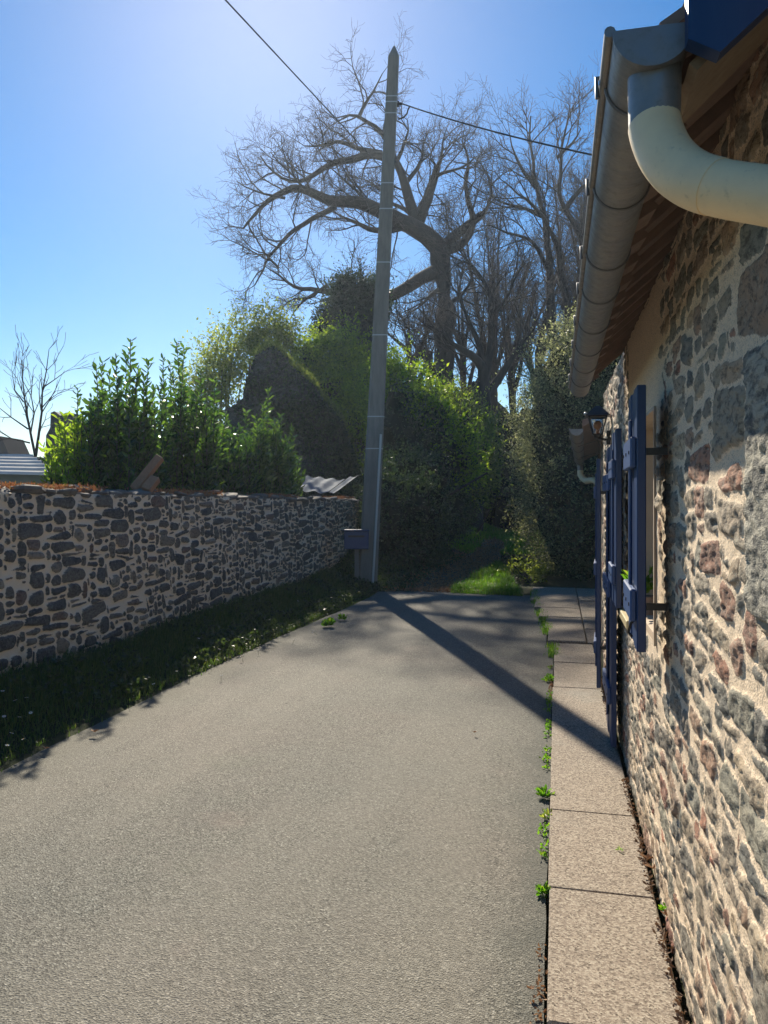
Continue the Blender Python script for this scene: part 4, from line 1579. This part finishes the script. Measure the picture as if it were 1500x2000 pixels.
leafy('leafy_shrub', 'tall airy shrub with small pale leaves rising behind the left of the gable', 
      [(440, 720, 24.5, 62, 70, 4200), (500, 665, 25, 60, 62, 4200), (400, 760, 23.5, 50, 90, 3200), (545, 650, 25.5, 50, 45, 2600), (420, 860, 23.5, 70, 110, 3500)],
      .10, 'fresh_dim', 51, core=0, depth=.95, clump=.22, amp=.5, stems=26)
leafy('leafy_shrub', 'bright green spring shrub between the gable and the pole',
      [(640, 770, 25.5, 75, 85, 6000), (600, 700, 25.5, 45, 50, 2600), (690, 850, 24.5, 60, 110, 5000), (665, 700, 26, 60, 60, 3500)],
      .13, 'fresh', 52, core=.38, depth=.6, clump=.16, amp=.6, stems=10)
leafy('leafy_shrub', 'bright green spring shrub in leaf just right of the pole',
      [(790, 800, 21.5, 75, 95, 7000), (845, 850, 20.5, 60, 90, 5000), (760, 740, 22, 45, 50, 2600), (890, 890, 21, 55, 70, 3500)],
      .11, 'fresh', 53, core=.4, depth=.6, clump=.15, amp=.62, stems=10)
leafy('leafy_shrub', 'dull olive shrub mass low between the bright shrub and the bare trunks',
      [(900, 830, 26, 60, 60, 3500), (860, 800, 26, 40, 45, 2000), (935, 900, 25, 45, 90, 3500)],
      .12, 'fresh_dim', 54, core=.5, depth=.6, clump=.18, amp=.45, stems=12)
leafy('evergreen_tree', 'dark dense evergreen with a ragged top half hidden behind the pole',
      [(690, 640, 28, 62, 75, 9000), (675, 575, 28, 32, 42, 3500), (720, 590, 28, 38, 45, 3500), (640, 640, 28, 32, 45, 2500), (700, 740, 28, 70, 80, 5000)],
      .11, 'dark', 55, cat='tree', core=.7, depth=.35, clump=.14, amp=.5, stems=5)

# ivy clad hedge bank, left of the path
def hedge(label, boxes, size, mat, seed, amp=.22, core=.86, shape=5.0, n_mul=1, name='hedge', clump=.12, depth=.14):
    r = np.random.default_rng(seed)
    b0 = boxes[0][0]
    t = thing(name, label, 'hedge', (b0[0], b0[1], 0))
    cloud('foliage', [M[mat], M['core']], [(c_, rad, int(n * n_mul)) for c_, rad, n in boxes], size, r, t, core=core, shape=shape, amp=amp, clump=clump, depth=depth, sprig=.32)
    tb = Tubes()
    for q in range(10):
        c_, rad, n = boxes[int(r.integers(len(boxes)))]
        x_, y_ = c_[0] + r.uniform(-.5, .5) * rad[0], c_[1] + r.uniform(-.6, .6) * rad[1]
        pl = smooth_poly([(x_, y_, 0), (x_ + r.normal() * .2, y_ + r.normal() * .2, c_[2]), (x_ + r.normal() * .4, y_, c_[2] + rad[2] * .6)], .3)
        tb.add(pl, np.linspace(.05, .02, len(pl)), 6, 0)
    tb.build('stems', M['twig'], t)
    return t


hedge('deep shadowed ivy hedge right behind the pole, left of the dirt path',
      [((-3.0, 15.2, .85), (.70, 1.1, 1.10), 12000), ((-3.3, 17.5, 1.15), (.85, 1.5, 1.6), 11000)],
      .075, 'ivy', 71, shape=2.8, amp=.4, depth=.3)
hedge('overgrown dark hedge further along the left side of the dirt path',
      [((-3.6, 21, 1.9), (1.3, 2.4, 2.6), 14000), ((-3.6, 23.6, 1.9), (1.1, 1.6, 2.3), 7000)],
      .09, 'ivy', 72, shape=2.6, amp=.45, depth=.35)
hedge('big olive hedge with a sunlit left rim standing past the annex on the right',
[((.60, 14.9, 1.75), (1.40, 1.6, 2.0), 40000), ((.75, 15.3, 3.3), (1.30, 1.5, 1.65), 30000), ((2.6, 15.6, 2.6), (1.4, 1.8, 2.4), 9000), ((.6, 18.2, 1.7), (1.2, 1.9, 2.0), 12000)],
      .05, 'hedge', 73, shape=2.5, amp=.34, core=.76, depth=.26, clump=.10)
hedge('sunlit pale green bushes closing the far end of the path',
      [((-1.6, 34, 2.0), (2.6, 1.5, 3.4), 9000), ((.9, 30, 1.8), (1.6, 2.5, 2.8), 7000), ((-5, 33, 2.2), (2.5, 2, 3.4), 5000)],
      .12, 'fresh_dim', 74, shape=2.3, amp=.5, depth=.4)

# far belt so that nothing opens on to an empty horizon
far_specs = [(-40, 35, 60, 5), (-25, 60, 30, 6), (60, 45, 55, 5), (150, 60, 60, 6), (260, 50, 60, 7), (380, 42, 60, 7), (-150, 50, 80, 6), (-300, 50, 80, 7), (1250, 60, 120, 9), (1450, 50, 130, 9), (700, 45, 80, 9), (1000, 45, 90, 9)]
for i_, (px, D, rx, zt) in enumerate([(30, 48, 70, 3.6), (150, 52, 80, 4.4), (300, 50, 90, 5), (-150, 50, 110, 4.6), (480, 48, 110, 6), (700, 46, 110, 7), (930, 44, 100, 8), (1130, 42, 110, 8)]):
    c_ = P(px, HY, D)
    lab = ['low far bushes at the left horizon under the bare little tree', 'far bushes between the little bare tree and the laurels', 'distant thicket hidden behind the tall laurels',
           'far thicket beyond the left edge of the shed', 'distant thicket behind the ivy gable', 'distant thicket behind the dark evergreen', 'distant thicket seen between the bare oak trunks', 'distant thicket behind the olive hedge'][i_]
    r = np.random.default_rng(300 + i_)
    t = thing('thicket', lab, 'bushes', (c_.x, c_.y, 0), 'far thickets')
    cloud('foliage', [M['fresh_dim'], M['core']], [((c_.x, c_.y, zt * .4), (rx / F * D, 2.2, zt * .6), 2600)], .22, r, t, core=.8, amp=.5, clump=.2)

# ================================================================== BARE TREES
OAK = [
    ([(858, 485), (838, 462), (820, 450), (792, 437), (765, 425), (737, 410), (700, 402), (657, 403), (627, 390), (600, 377), (557, 387), (530, 403), (508, 424), (486, 450)], .30, .03, -3),
    ([(655, 404), (633, 417), (590, 440), (563, 463), (533, 497), (517, 530), (500, 556)], .09, .02, (-1.6, -3.5)),
    ([(820, 452), (812, 430), (795, 370), (780, 325), (765, 300)], .20, .11, -1.0),
    ([(768, 305), (758, 255), (753, 240), (720, 217), (700, 200), (683, 195), (667, 202)], .11, .03, (-1, -2.5)),
    ([(700, 200), (706, 180), (720, 143), (735, 110), (745, 82)], .06, .015, (-1.5, -2)),
    ([(816, 435), (835, 385), (850, 345), (856, 322)], .20, .12, .8),
    ([(854, 330), (866, 296), (862, 262), (870, 235)], .07, .015, (.8, 1.5)),
    ([(860, 488), (885, 465), (910, 445), (944, 419)], .19, .13, 1.6),
    ([(864, 492), (898, 482), (918, 458), (926, 434), (918, 409), (907, 360), (914, 318), (904, 265)], .15, .025, 2.4),
    ([(944, 419), (960, 390), (955, 350), (940, 318)], .06, .02, (1.6, 3)),
    ([(776, 318), (750, 295), (710, 290), (690, 307), (647, 308), (627, 333), (600, 355), (573, 357), (547, 347), (523, 323), (513, 300)], .15, .02, (-.8, -3)),
    ([(745, 290), (700, 277), (673, 260), (647, 257), (625, 268), (596, 262)], .09, .02, (-1, -4)),
    ([(852, 530), (820, 545), (785, 567), (764, 580), (725, 572), (693, 562), (647, 558), (613, 553), (567, 547), (543, 523), (520, 512)], .22, .02, (0, -3.5)),
    ([(640, 557), (612, 575), (590, 592), (575, 610)], .06, .02, (-2.2, -3)),
    ([(795, 440), (765, 450), (737, 450), (700, 433), (660, 417)], .13, .03, (-.5, 1.5)),
    ([(810, 430), (790, 400), (770, 400), (757, 372), (730, 355)], .08, .03, (0, 2.5)),
    ([(850, 345), (880, 330), (905, 330), (930, 300)], .06, .02, (.8, -1)),
    ([(790, 360), (815, 330), (830, 290), (826, 250)], .08, .02, (-.6, 1)),
    ([(775, 310), (790, 270), (800, 235), (795, 205)], .07, .015, (-.6, -2)),
    ([(868, 600), (895, 580), (915, 560), (925, 525)], .08, .02, 2),
    ([(866, 560), (840, 575), (822, 600), (800, 612)], .08, .02, -2),
    ([(720, 404), (700, 370), (672, 350), (650, 330)], .06, .02, (-1, -2.5)),
    ([(600, 378), (580, 350), (556, 330), (530, 290)], .045, .015, (-2.4, -3.2)),
    ([(557, 387), (520, 380), (488, 370), (462, 352)], .045, .012, (-2.8, -3.4)),
    ([(545, 524), (520, 500), (500, 470), (482, 440)], .04, .012, (-3.2, -3.8)),
]
# spacing, len min, len max, angle, wiggle, up, max radius, sides
CFG = [(.36, 1.0, 2.7, .9, .24, .045, .036, 5), (.17, .5, 1.35, .8, .28, .03, .014, 4), (.085, .25, .72, .75, .30, .02, .0075, 3)]
bare_tree('oak_tree', 'great bare oak with crooked spreading limbs, its crown crossed by the pole', 31,
          [(884, 1060, .48), (874, 850, .42), (868, 760, .40), (868, 680, .38), (870, 610, .38), (866, 550, .36), (856, 480, .34)], OAK, CFG, 101)

CFG2 = [(.42, 1.2, 3.0, .6, .18, .07, .03, 5), (.22, .5, 1.4, .65, .22, .05, .014, 4), (.11, .25, .7, .65, .26, .03, .0075, 3)]
bare_tree('bare_tree', 'slender bare tree with steep rising branches beside the gutter', 30,
          [(1105, 1050, .30), (1098, 850, .26), (1090, 720, .24)],
          [([(1090, 720), (1078, 605), (1075, 535), (1061, 423), (1047, 367), (1037, 307), (1034, 240), (1038, 200)], .17, .02, 0),
           ([(1090, 720), (1116, 620), (1093, 482), (1062, 420), (1020, 380), (985, 350)], .17, .02, -2),
           ([(1095, 740), (1138, 600), (1135, 482), (1103, 412), (1086, 381), (1089, 290), (1098, 230), (1104, 190)], .18, .02, 1.5),
           ([(1103, 412), (1121, 381), (1152, 356), (1180, 320), (1190, 280)], .09, .02, (1, 1)),
           ([(1075, 535), (1040, 470), (1000, 455), (960, 440)], .08, .02, (0, -2)),
           ([(1061, 423), (1030, 410), (990, 400), (965, 385)], .07, .015, (0, 2)),
           ([(1135, 482), (1150, 420), (1160, 380)], .08, .02, (1, 2)),
           ([(1047, 367), (1020, 330), (1005, 290), (998, 240)], .07, .015, (0, -1)),
           ([(1089, 300), (1120, 260), (1135, 225)], .06, .015, (1, 2))], CFG2, 102)
bare_tree('bare_tree', 'shorter crooked bare tree standing between the oak trunk and the olive hedge', 27,
          [(922, 1050, .32), (940, 850, .29), (944, 740, .26)],
          [([(944, 740), (946, 710), (918, 689), (890, 682), (870, 650)], .16, .04, -1.5),
           ([(944, 740), (957, 680), (960, 591), (948, 560), (932, 535), (905, 515), (885, 530)], .15, .02, 1),
           ([(950, 770), (985, 730), (1010, 690), (1035, 660), (1050, 620)], .13, .02, 1),
           ([(958, 620), (985, 590), (1000, 550), (1015, 520)], .07, .02, 1),
           ([(946, 712), (920, 640), (900, 590), (897, 560)], .10, .02, -1),
           ([(1010, 690), (1020, 640), (1010, 600)], .07, .02, 1)], CFG2, 103)
for i_, (px, D, hgt_, sd_, lab) in enumerate([(800, 38, 560, 7, 'faint bare tree far behind the pole and the oak trunk'), (905, 40, 520, 8, 'faint bare tree in the gap right of the oak trunk'),
                                   (1000, 37, 470, 9, 'thin bare tree behind the shorter crooked tree'), (1050, 34, 480, 10, 'thin bare tree just left of the slender tree by the gutter'),
                                   (1170, 33, 330, 15, 'bare tree mostly hidden behind the gutter'), (840, 36, 600, 16, 'low bare tree crowding the left side of the oak trunk'),
                                   (965, 39, 400, 17, 'tall faint bare tree between the oak crown and the slender tree'), (1125, 36, 300, 18, 'faint bare tree close against the outer edge of the gutter')]):
    rr_ = np.random.default_rng(sd_)
    limbs = []
    for q in range(6):
        x0 = px + rr_.normal() * 3
        yb_ = 800 - q * 22
        dx = rr_.uniform(-75, 75)
        ty = hgt_ + rr_.uniform(0, 130)
        limbs.append(([(px, yb_), (px + dx * .35, yb_ * .6 + ty * .4), (px + dx * .7, yb_ * .28 + ty * .72), (px + dx, ty)], .10, .02, rr_.uniform(-2.5, 2.5)))
    bare_tree('bare_tree', lab, D, [(px, 1040, .2), (px + 2, 850, .17), (px, 690, .13)], limbs, CFG2, 110 + i_, 'thin bare trees behind the oak')

CFG3 = [(.22, .35, .9, .55, .12, .05, .014, 4), (.14, .12, .35, .6, .15, .04, .007, 3)]
bare_tree('sapling', 'small bare fan shaped tree against the sky above the shed roof', 14,
          [(70, 1020, .05), (70, 905, .045), (68, 890, .04)],
          [([(70, 895), (63, 870), (58, 830), (48, 790), (38, 770), (45, 730), (51, 702)], 0.0195, .004, .3),
           ([(70, 890), (78, 845), (79, 790), (85, 755), (92, 720), (97, 684)], 0.0208, .004, -.2),
           ([(60, 845), (72, 800), (66, 760), (48, 740)], 0.0117, .004, .3),
           ([(84, 757), (100, 745), (118, 733), (130, 727)], 0.0084, .004, 0),
           ([(55, 838), (25, 820), (5, 800), (-10, 790)], 0.0117, .004, .3),
           ([(46, 785), (25, 765), (20, 735)], 0.0097, .004, 0),
           ([(58, 865), (20, 860), (-10, 840)], 0.0117, .004, .4),
           ([(79, 800), (95, 780), (110, 765)], 0.0091, .004, 0)], CFG3, 120)

# far left: remains of a wall and a house at the edge
far = thing('ruined_chimney', 'dark square ruined stack standing behind the small bright laurel', 'ruin', tuple(P(115, 975, 20)))
far.location.z = 0
MB().prism([P(84, 990, 20), P(90, 850, 20), P(98, 835, 20), P(99, 806, 20), P(106, 803, 20), P(118, 812, 20), P(128, 806, 20), P(139, 806, 20), P(139, 850, 20), P(146, 990, 20)], Vector((-sy, cy, 0)) * .9).build('wall', M['ruin_stone'], far)
fh = thing('far_house', 'small far house with a dark roof at the extreme left edge', 'house', tuple(P(-30, 975, 40)))
fh.location.z = 0
MB().prism([P(-200, 985, 40), P(14, 985, 40), P(14, 885, 40), P(-200, 885, 40)], Vector((-sy, cy, 0)) * 5).build('wall', M['far_roof'], fh)
MB().prism([P(-210, 889, 39.6), P(18, 889, 39.6), P(2, 852, 40.5), P(-210, 852, 40.5)], Vector((-sy, cy, 0)) * 2.5).build('roof', M['far_roof'], fh)

# ================================================================== GRASS, WEEDS, DAISIES, DRY LEAVES
r5 = np.random.default_rng(81)


def blades(name, X, Y, Z0, h, wd, mat, lean=.5):
    n = len(X)
    az = r5.uniform(0, 2 * math.pi, n)
    ln = r5.random(n) * lean
    d_ = np.stack([np.cos(az), np.sin(az), np.zeros(n)], 1)
    s_ = np.stack([-np.sin(az), np.cos(az), np.zeros(n)], 1)
    p0 = np.stack([X, Y, Z0], 1)
    H = h[:, None]
    up_ = np.array([0, 0, 1.0])
    m = p0 + up_ * H * .6 + d_ * H * ln[:, None] * .35
    tp_ = p0 + up_ * H * (1 - .35 * ln[:, None]) + d_ * H * ln[:, None]
    W = wd[:, None]
    v = np.stack([p0 - s_ * W, p0 + s_ * W, m + s_ * W * .8, m - s_ * W * .8, tp_ + s_ * W * .15, tp_ - s_ * W * .15], 1).reshape(-1, 3)
    b = np.arange(n)[:, None] * 6
    f = np.concatenate([b + np.array([[0, 1, 2, 3]]), b + np.array([[3, 2, 4, 5]])], 0)
    return np_mesh(name, v, f, M[mat])


n = 105000
Y = 2.0 + 13.5 * r5.random(n) ** .8
X = -3.9 + 1.25 * r5.random(n)
rl = road_left(Y)
k_ = X < rl + .02 + .07 * fbm(Y * 5, X * 5, 3, 2) + np.where(r5.random(n) < .05, .08, 0)
X, Y = X[k_], Y[k_]
tall = np.clip(1.25 - (X + 3.9) * 1.0, .35, 1.25) * (.75 + 1.2 * (fbm(X * 3, Y * 1.5, 3, 6) + .25))
h = (.05 + .11 * r5.random(len(X))) * np.maximum(tall, .25)
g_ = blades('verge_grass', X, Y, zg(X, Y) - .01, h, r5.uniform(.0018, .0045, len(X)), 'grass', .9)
tag(g_, 'shaded grass along the foot of the stone wall', 'grass', kind='stuff')
# low broad-leaved weeds among the grass
n = 16000
Y = 3.0 + 12.5 * r5.random(n) ** .9; X = -3.88 + 1.2 * r5.random(n)
k_ = (X < road_left(Y) - .02) & (fbm(X * 2.2, Y * 2.2, 3, 15) > -.02)
X, Y = X[k_], Y[k_]; n = len(X)
pos = np.stack([X, Y, zg(X, Y) + .02 + .09 * r5.random(n)], 1)
v, f = leaf_arrays(pos, r5.normal(size=(n, 3)) + [0, 0, .3], r5.uniform(.03, .06, n), .03, r5)
tag(np_mesh('verge_weeds', v, f, M['ivy']), 'low broad leaved weeds mixed in the verge grass', 'weeds', kind='stuff')
# ground cover under the pole and hedges
n = 30000
X = r5.uniform(-5.5, 1.2, n); Y = r5.uniform(12.1, 18, n)
onpath = np.abs(X - (-1.95 + .25 * np.sin((Y - 12) * .25))) < .42
k_ = ~onpath & ~((X > -1.35) & (Y < 14.2)) & ~((X > -.5) & (Y < 14)) & ~((X > -2.9) & (Y < 12.3))
X, Y = X[k_], Y[k_]; n = len(X)
pos = np.stack([X, Y, zg(X, Y) + .12 * r5.random(n) * np.where(X < -2.5, 1, .3)], 1)
v, f = leaf_arrays(pos, r5.normal(size=(n, 3)) + [0, 0, .3], r5.uniform(.04, .085, n), .04, r5)
tag(np_mesh('ivy_ground_cover', v, f, M['ivy']), 'dark ivy ground cover under the pole and hedge', 'ivy', kind='stuff')
# bright tuft by the path mouth and strips further on
n = 5200
Y = 12.1 + 14 * r5.random(n) ** 1.5
X = -1.95 + .25 * np.sin((Y - 12) * .25) + r5.normal(size=n) * .38
pos = np.stack([X, Y, zg(X, np.maximum(Y, 12.4)) + .035 + .02 * r5.random(n)], 1)
v, f = leaf_arrays(pos, r5.normal(size=(n, 3)) + [0, 0, .2], r5.uniform(.025, .06, n), .03, r5)
tag(np_mesh('path_litter', v, f, M['dead']), 'dry leaves and twigs scattered over the dirt path', 'litter', kind='stuff')
n = 26000
Y = r5.uniform(12.0, 15.6, n); X = r5.uniform(-1.75, -.35, n)
edge = -1.62 + .42 * np.clip((Y - 12) / 3, 0, 1) ** 1.5 + .12 * fbm(Y * 2, Y * 0, 3, 4)
k_ = (X > edge) & (X < -.52 - .16 * (Y - 12))
X, Y = X[k_], Y[k_]
tall = .6 + 1.4 * (fbm(X * 2.5, Y * 2.5, 3, 26) + .3)
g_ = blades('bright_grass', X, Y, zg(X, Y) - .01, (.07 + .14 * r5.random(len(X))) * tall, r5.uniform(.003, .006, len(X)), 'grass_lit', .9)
tag(g_, 'sunlit bright green grass tuft at the mouth of the path', 'grass', kind='stuff')
n = 16000
Y = r5.uniform(19, 31, n); X = r5.uniform(-3.0, -.3, n)
k_ = np.abs(X - (-1.95 + .25 * np.sin((Y - 12) * .25))) > .40 + .3 * fbm(Y, X, 3, 4) - np.clip((Y - 23) / 5, 0, 1) * .8
X, Y = X[k_], Y[k_]
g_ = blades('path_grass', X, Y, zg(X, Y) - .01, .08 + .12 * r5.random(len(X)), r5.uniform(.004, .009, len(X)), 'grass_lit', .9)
tag(g_, 'bright grass strip far along the path', 'grass', kind='stuff')
# grass strip between road and far slabs, verge tips in sun
n = 4200
Y = 7.4 + 5.2 * r5.random(n); X = road_right(Y) + r5.normal(size=n) * .03 + .01
k_ = fbm(Y * 2.5, Y * 0, 3, 6) > -.08
X, Y = X[k_], Y[k_]
g_ = blades('joint_grass', X, Y, np.full(len(X), .0), .02 + .06 * r5.random(len(X)), r5.uniform(.0025, .005, len(X)), 'grass_lit', 1.0)
tag(g_, 'line of grass growing in the joint between road and far slabs', 'grass', kind='stuff')
n = 900
Y = 3.2 + 5.0 * r5.random(n); X = -.055 + r5.normal(size=n) * .012
k_ = fbm(Y * 3.3, Y * 0 + 2, 3, 27) > .04
X, Y = X[k_], Y[k_]
pos = np.stack([X, Y, .008 + .02 * r5.random(len(X))], 1)
v, f = leaf_arrays(pos, r5.normal(size=(len(X), 3)) + [0, 0, .5], r5.uniform(.012, .032, len(X)), .013, r5)
tag(np_mesh('joint_weeds', v, f, M['grass_lit']), 'small creeping weeds scattered along the joint between road and slabs', 'weeds', kind='stuff')
n = 700
Y = 2.0 + 5.6 * r5.random(n); X = -.05 + r5.normal(size=n) * .010
k_ = fbm(Y * 3.1, Y * 0 + 5, 3, 7) > .06
X, Y = X[k_], Y[k_]
pos = np.stack([X, Y, .008 + .012 * r5.random(len(X))], 1)
v, f = leaf_arrays(pos, r5.normal(size=(len(X), 3)) + [0, 0, .4], r5.uniform(.008, .022, len(X)), .010, r5)
tag(np_mesh('joint_debris', v, f, M['dead']), 'dry debris in the joint between road and pavement', 'debris', kind='stuff')
n = 1100
Y = 1.4 + 5.2 * r5.random(n); Y = Y[fbm(Y * 2.2, Y * 0 + 9, 4, 17) > .10]; n = len(Y); X = WALLX - .028 + r5.normal(size=n) * .007
pos = np.stack([X, Y, .040 + .012 * r5.random(n)], 1)
v, f = leaf_arrays(pos, r5.normal(size=(n, 3)) + [0, 0, .2], r5.uniform(.008, .025, n), .010, r5)
tag(np_mesh('wall_foot_litter', v, f, M['litter']), 'dry leaf litter along the foot of the house wall', 'debris', kind='stuff')


def weed(px, py, rad, n, label, mat='grass_lit', zt=.03):
    D = F * (EYE - zt) / (py - HY)
    p = P(px, py, D)
    r = np.random.default_rng(int(px * 7 + py))
    az = r.uniform(0, 2 * math.pi, n); el = r.uniform(.15, 1.2, n)
    ax = np.stack([np.cos(az) * np.cos(el), np.sin(az) * np.cos(el), np.sin(el)], 1)
    pos = np.array([p.x, p.y, zt]) + ax * rad * r.uniform(.05, .6, n)[:, None]
    L = rad * r.uniform(.5, .9, n)
    v, f = leaf_arrays(pos, ax, L, L * .5, r, .15, six=True)
    v[:, 2] = np.maximum(v[:, 2], .006)
    o = np_mesh('weed', v, f, M[mat])
    return tag(o, label, 'weed', 'weeds in the pavement joints')


weed(1062, 1556, .052, 40, 'green weed clump in the joint where the road meets the slabs, below the pole shadow', zt=.01)
weed(1070, 1600, .04, 14, 'pale flat weed just below the middle weed clump in the road joint', 'fresh_dim', .01)
weed(1062, 1745, .036, 44, 'compact round weed in the road joint nearest the camera', zt=.01)
weed(1300, 1778, .025, 26, 'tiny weed at the foot of the house wall', zt=.04)
weed(1210, 1661, .016, 12, 'tiny sprig growing on the slab surface', zt=.04)
weed(1072, 1330, .05, 26, 'small weed in the road joint above the pole shadow', zt=.01)
weed(640, 1222, .09, 60, 'sunny weed at the left road edge near the pole', 'grass_lit', .03)
weed(668, 1210, .07, 40, 'second sunny weed nearer the pole on the left road edge', 'grass_lit', .03)
# bush of shoots on the right of the path mouth
leafy('leafy_shrub', 'small pale twiggy shrub at the foot of the olive hedge by the bright grass', [(1040, 1120, 13.4, 26, 28, 420), (1008, 1110, 13.6, 18, 22, 240)], .06, 'fresh_dim', 91, core=0, depth=.9, clump=.12)


def dry_leaf(px, py, zt, label, sz=.05, rot=0):
    D = F * (EYE - zt) / (py - HY)
    p = P(px, py, D)
    r = np.random.default_rng(int(px + py))
    t_ = np.linspace(0, 2 * math.pi, 13)[:-1]
    rr_ = sz * (.55 + .45 * np.abs(np.cos(t_ * 2.5 + rot))) * r.uniform(.85, 1.1, 12)
    vs = [Vector((p.x, p.y, zt + .008))]
    for a_, q in zip(t_, rr_):
        vs.append(Vector((p.x + math.cos(a_ + rot) * q, p.y + math.sin(a_ + rot) * q * .6, zt + .006 + .5 * q * q / sz + r.uniform(0, .006))))
    mb = MB()
    mb.add(vs, [(0, i + 1, (i + 1) % 12 + 1) for i in range(12)], 0)
    bt = [v_ - Vector((0, 0, .0012)) for v_ in vs]
    mb.add(bt, [(0, (i + 1) % 12 + 1, i + 1) for i in range(12)], 0)
    o = mb.build('dry_leaf', M['dead'])
    return tag(o, label, 'leaf', 'dry fallen leaves')


dry_leaf(1266, 1682, .04, 'curled dry leaf against the house wall, upper one', .034, .4)
dry_leaf(1274, 1700, .04, 'broad dry leaf against the house wall just below the curled one', .034, 1.6)
dry_leaf(1305, 1794, .04, 'dark dry leaf by the tiny weed at the wall foot', .026, .9)
dry_leaf(1036, 1936, .02, 'pale dry leaf on the road by the slab edge nearest the camera', .014, .2)
dry_leaf(185, 1432, .03, 'dark dry leaf on the shadowed left road edge', .03, .7)
dry_leaf(90, 1465, .03, 'pale dry leaf on the left road edge nearest the camera', .026, .7)
dry_leaf(927, 1433, .03, 'small dark dry leaf out on the sunny road', .014, .7)

# daisies
mb = MB()
vs = [(0, 0, .004)]
for i in range(20):
    a_ = 2 * math.pi * i / 20; q = .013 if i % 2 == 0 else .009
    vs.append((math.cos(a_) * q, math.sin(a_) * q, .006 if i % 2 == 0 else .003))
mb.add(vs, [(0, i + 1, (i + 1) % 20 + 1) for i in range(20)], 0)
uv_ball(mb, (0, 0, .005), .004, .6, 1)
mb.tube([(0, 0, .002), (.004, 0, -.05), (0, .003, -.09)], .0012, 4, 2)
daisy = mb.build('daisy', [M['petal'], M['petal_mid'], M['grass']])
tag(daisy, 'tiny white daisy in the shaded verge grass', 'flower', 'white daisies in the verge grass')
spots = [(8, 1392), (38, 1388), (22, 1408), (46, 1412), (14, 1424), (5, 1365), (52, 1366), (60, 1380), (30, 1372), (388, 1244), (428, 1250), (370, 1286), (345, 1288), (432, 1285), (472, 1252), (565, 1208), (575, 1222), (582, 1170), (612, 1208), (410, 1268), (300, 1310), (505, 1240)]
for i_, (px, py) in enumerate(spots):
    zt = .20
    D = F * (EYE - zt) / (py - HY)
    p = P(px, py, D)
    o = daisy if i_ == 0 else daisy.copy()
    if i_: C.objects.link(o)
    zz0 = float(zg(np.array([p.x]), np.array([p.y]))[0]) + .085
    o.location = (p.x, p.y, zz0)
    o.rotation_euler = (r5.normal() * .3, r5.normal() * .3, r5.uniform(0, 6))

# pot plant leaf seen between the shutters
pp_ = thing('potted_plant', 'small green pot plant on the window sill between the blue shutters', 'plant', (.44, WY(3.85), .93))
mb = MB()
mb.tube([(.44, WY(3.85), .929), (.44, WY(3.85), 1.02)], [.035, .048], 16)
mb.build('pot', M['tile'], pp_)
n = 60
r = np.random.default_rng(8)
az = r.uniform(0, 2 * math.pi, n); el = r.uniform(.3, 1.4, n)
ax = np.stack([np.cos(az) * np.cos(el), np.sin(az) * np.cos(el), np.sin(el)], 1)
v, f = leaf_arrays(np.array([.425, WY(3.85), 1.03]) + ax * .12 * r.random(n)[:, None], ax, .05, .025, r, .1, six=True)
np_mesh('leaves', v, f, M['grass_lit'], pp_)

# ================================================================== VEIL: thin volume added in place of lens flare
gx0, gx1, gy0, gy1 = -152, 152, -42, 222
mb = MB().box((gx0, gy0, -1.2), (gx1, gy1, 21.5))
flare_veil = mb.build('flare_veil', bpy.data.materials.new('flare_veil_air'))  # scattering box added to lift the darks like lens flare
hm = flare_veil.data.materials[0]
hm.use_nodes = True
ht = hm.node_tree
for nd in list(ht.nodes):
    if nd.type == 'BSDF_PRINCIPLED':
        ht.nodes.remove(nd)
vol = ht.nodes.new('ShaderNodeVolumePrincipled')
vol.inputs['Color'].default_value = (.72, .84, 1.0, 1)
vol.inputs['Density'].default_value = 0.0009
vol.inputs['Anisotropy'].default_value = 0.55
ht.links.new(vol.outputs[0], ht.nodes['Material Output'].inputs['Volume'])
tag(flare_veil, kind='stuff', label='thin bright volume added for the lens flare veil against the sun')
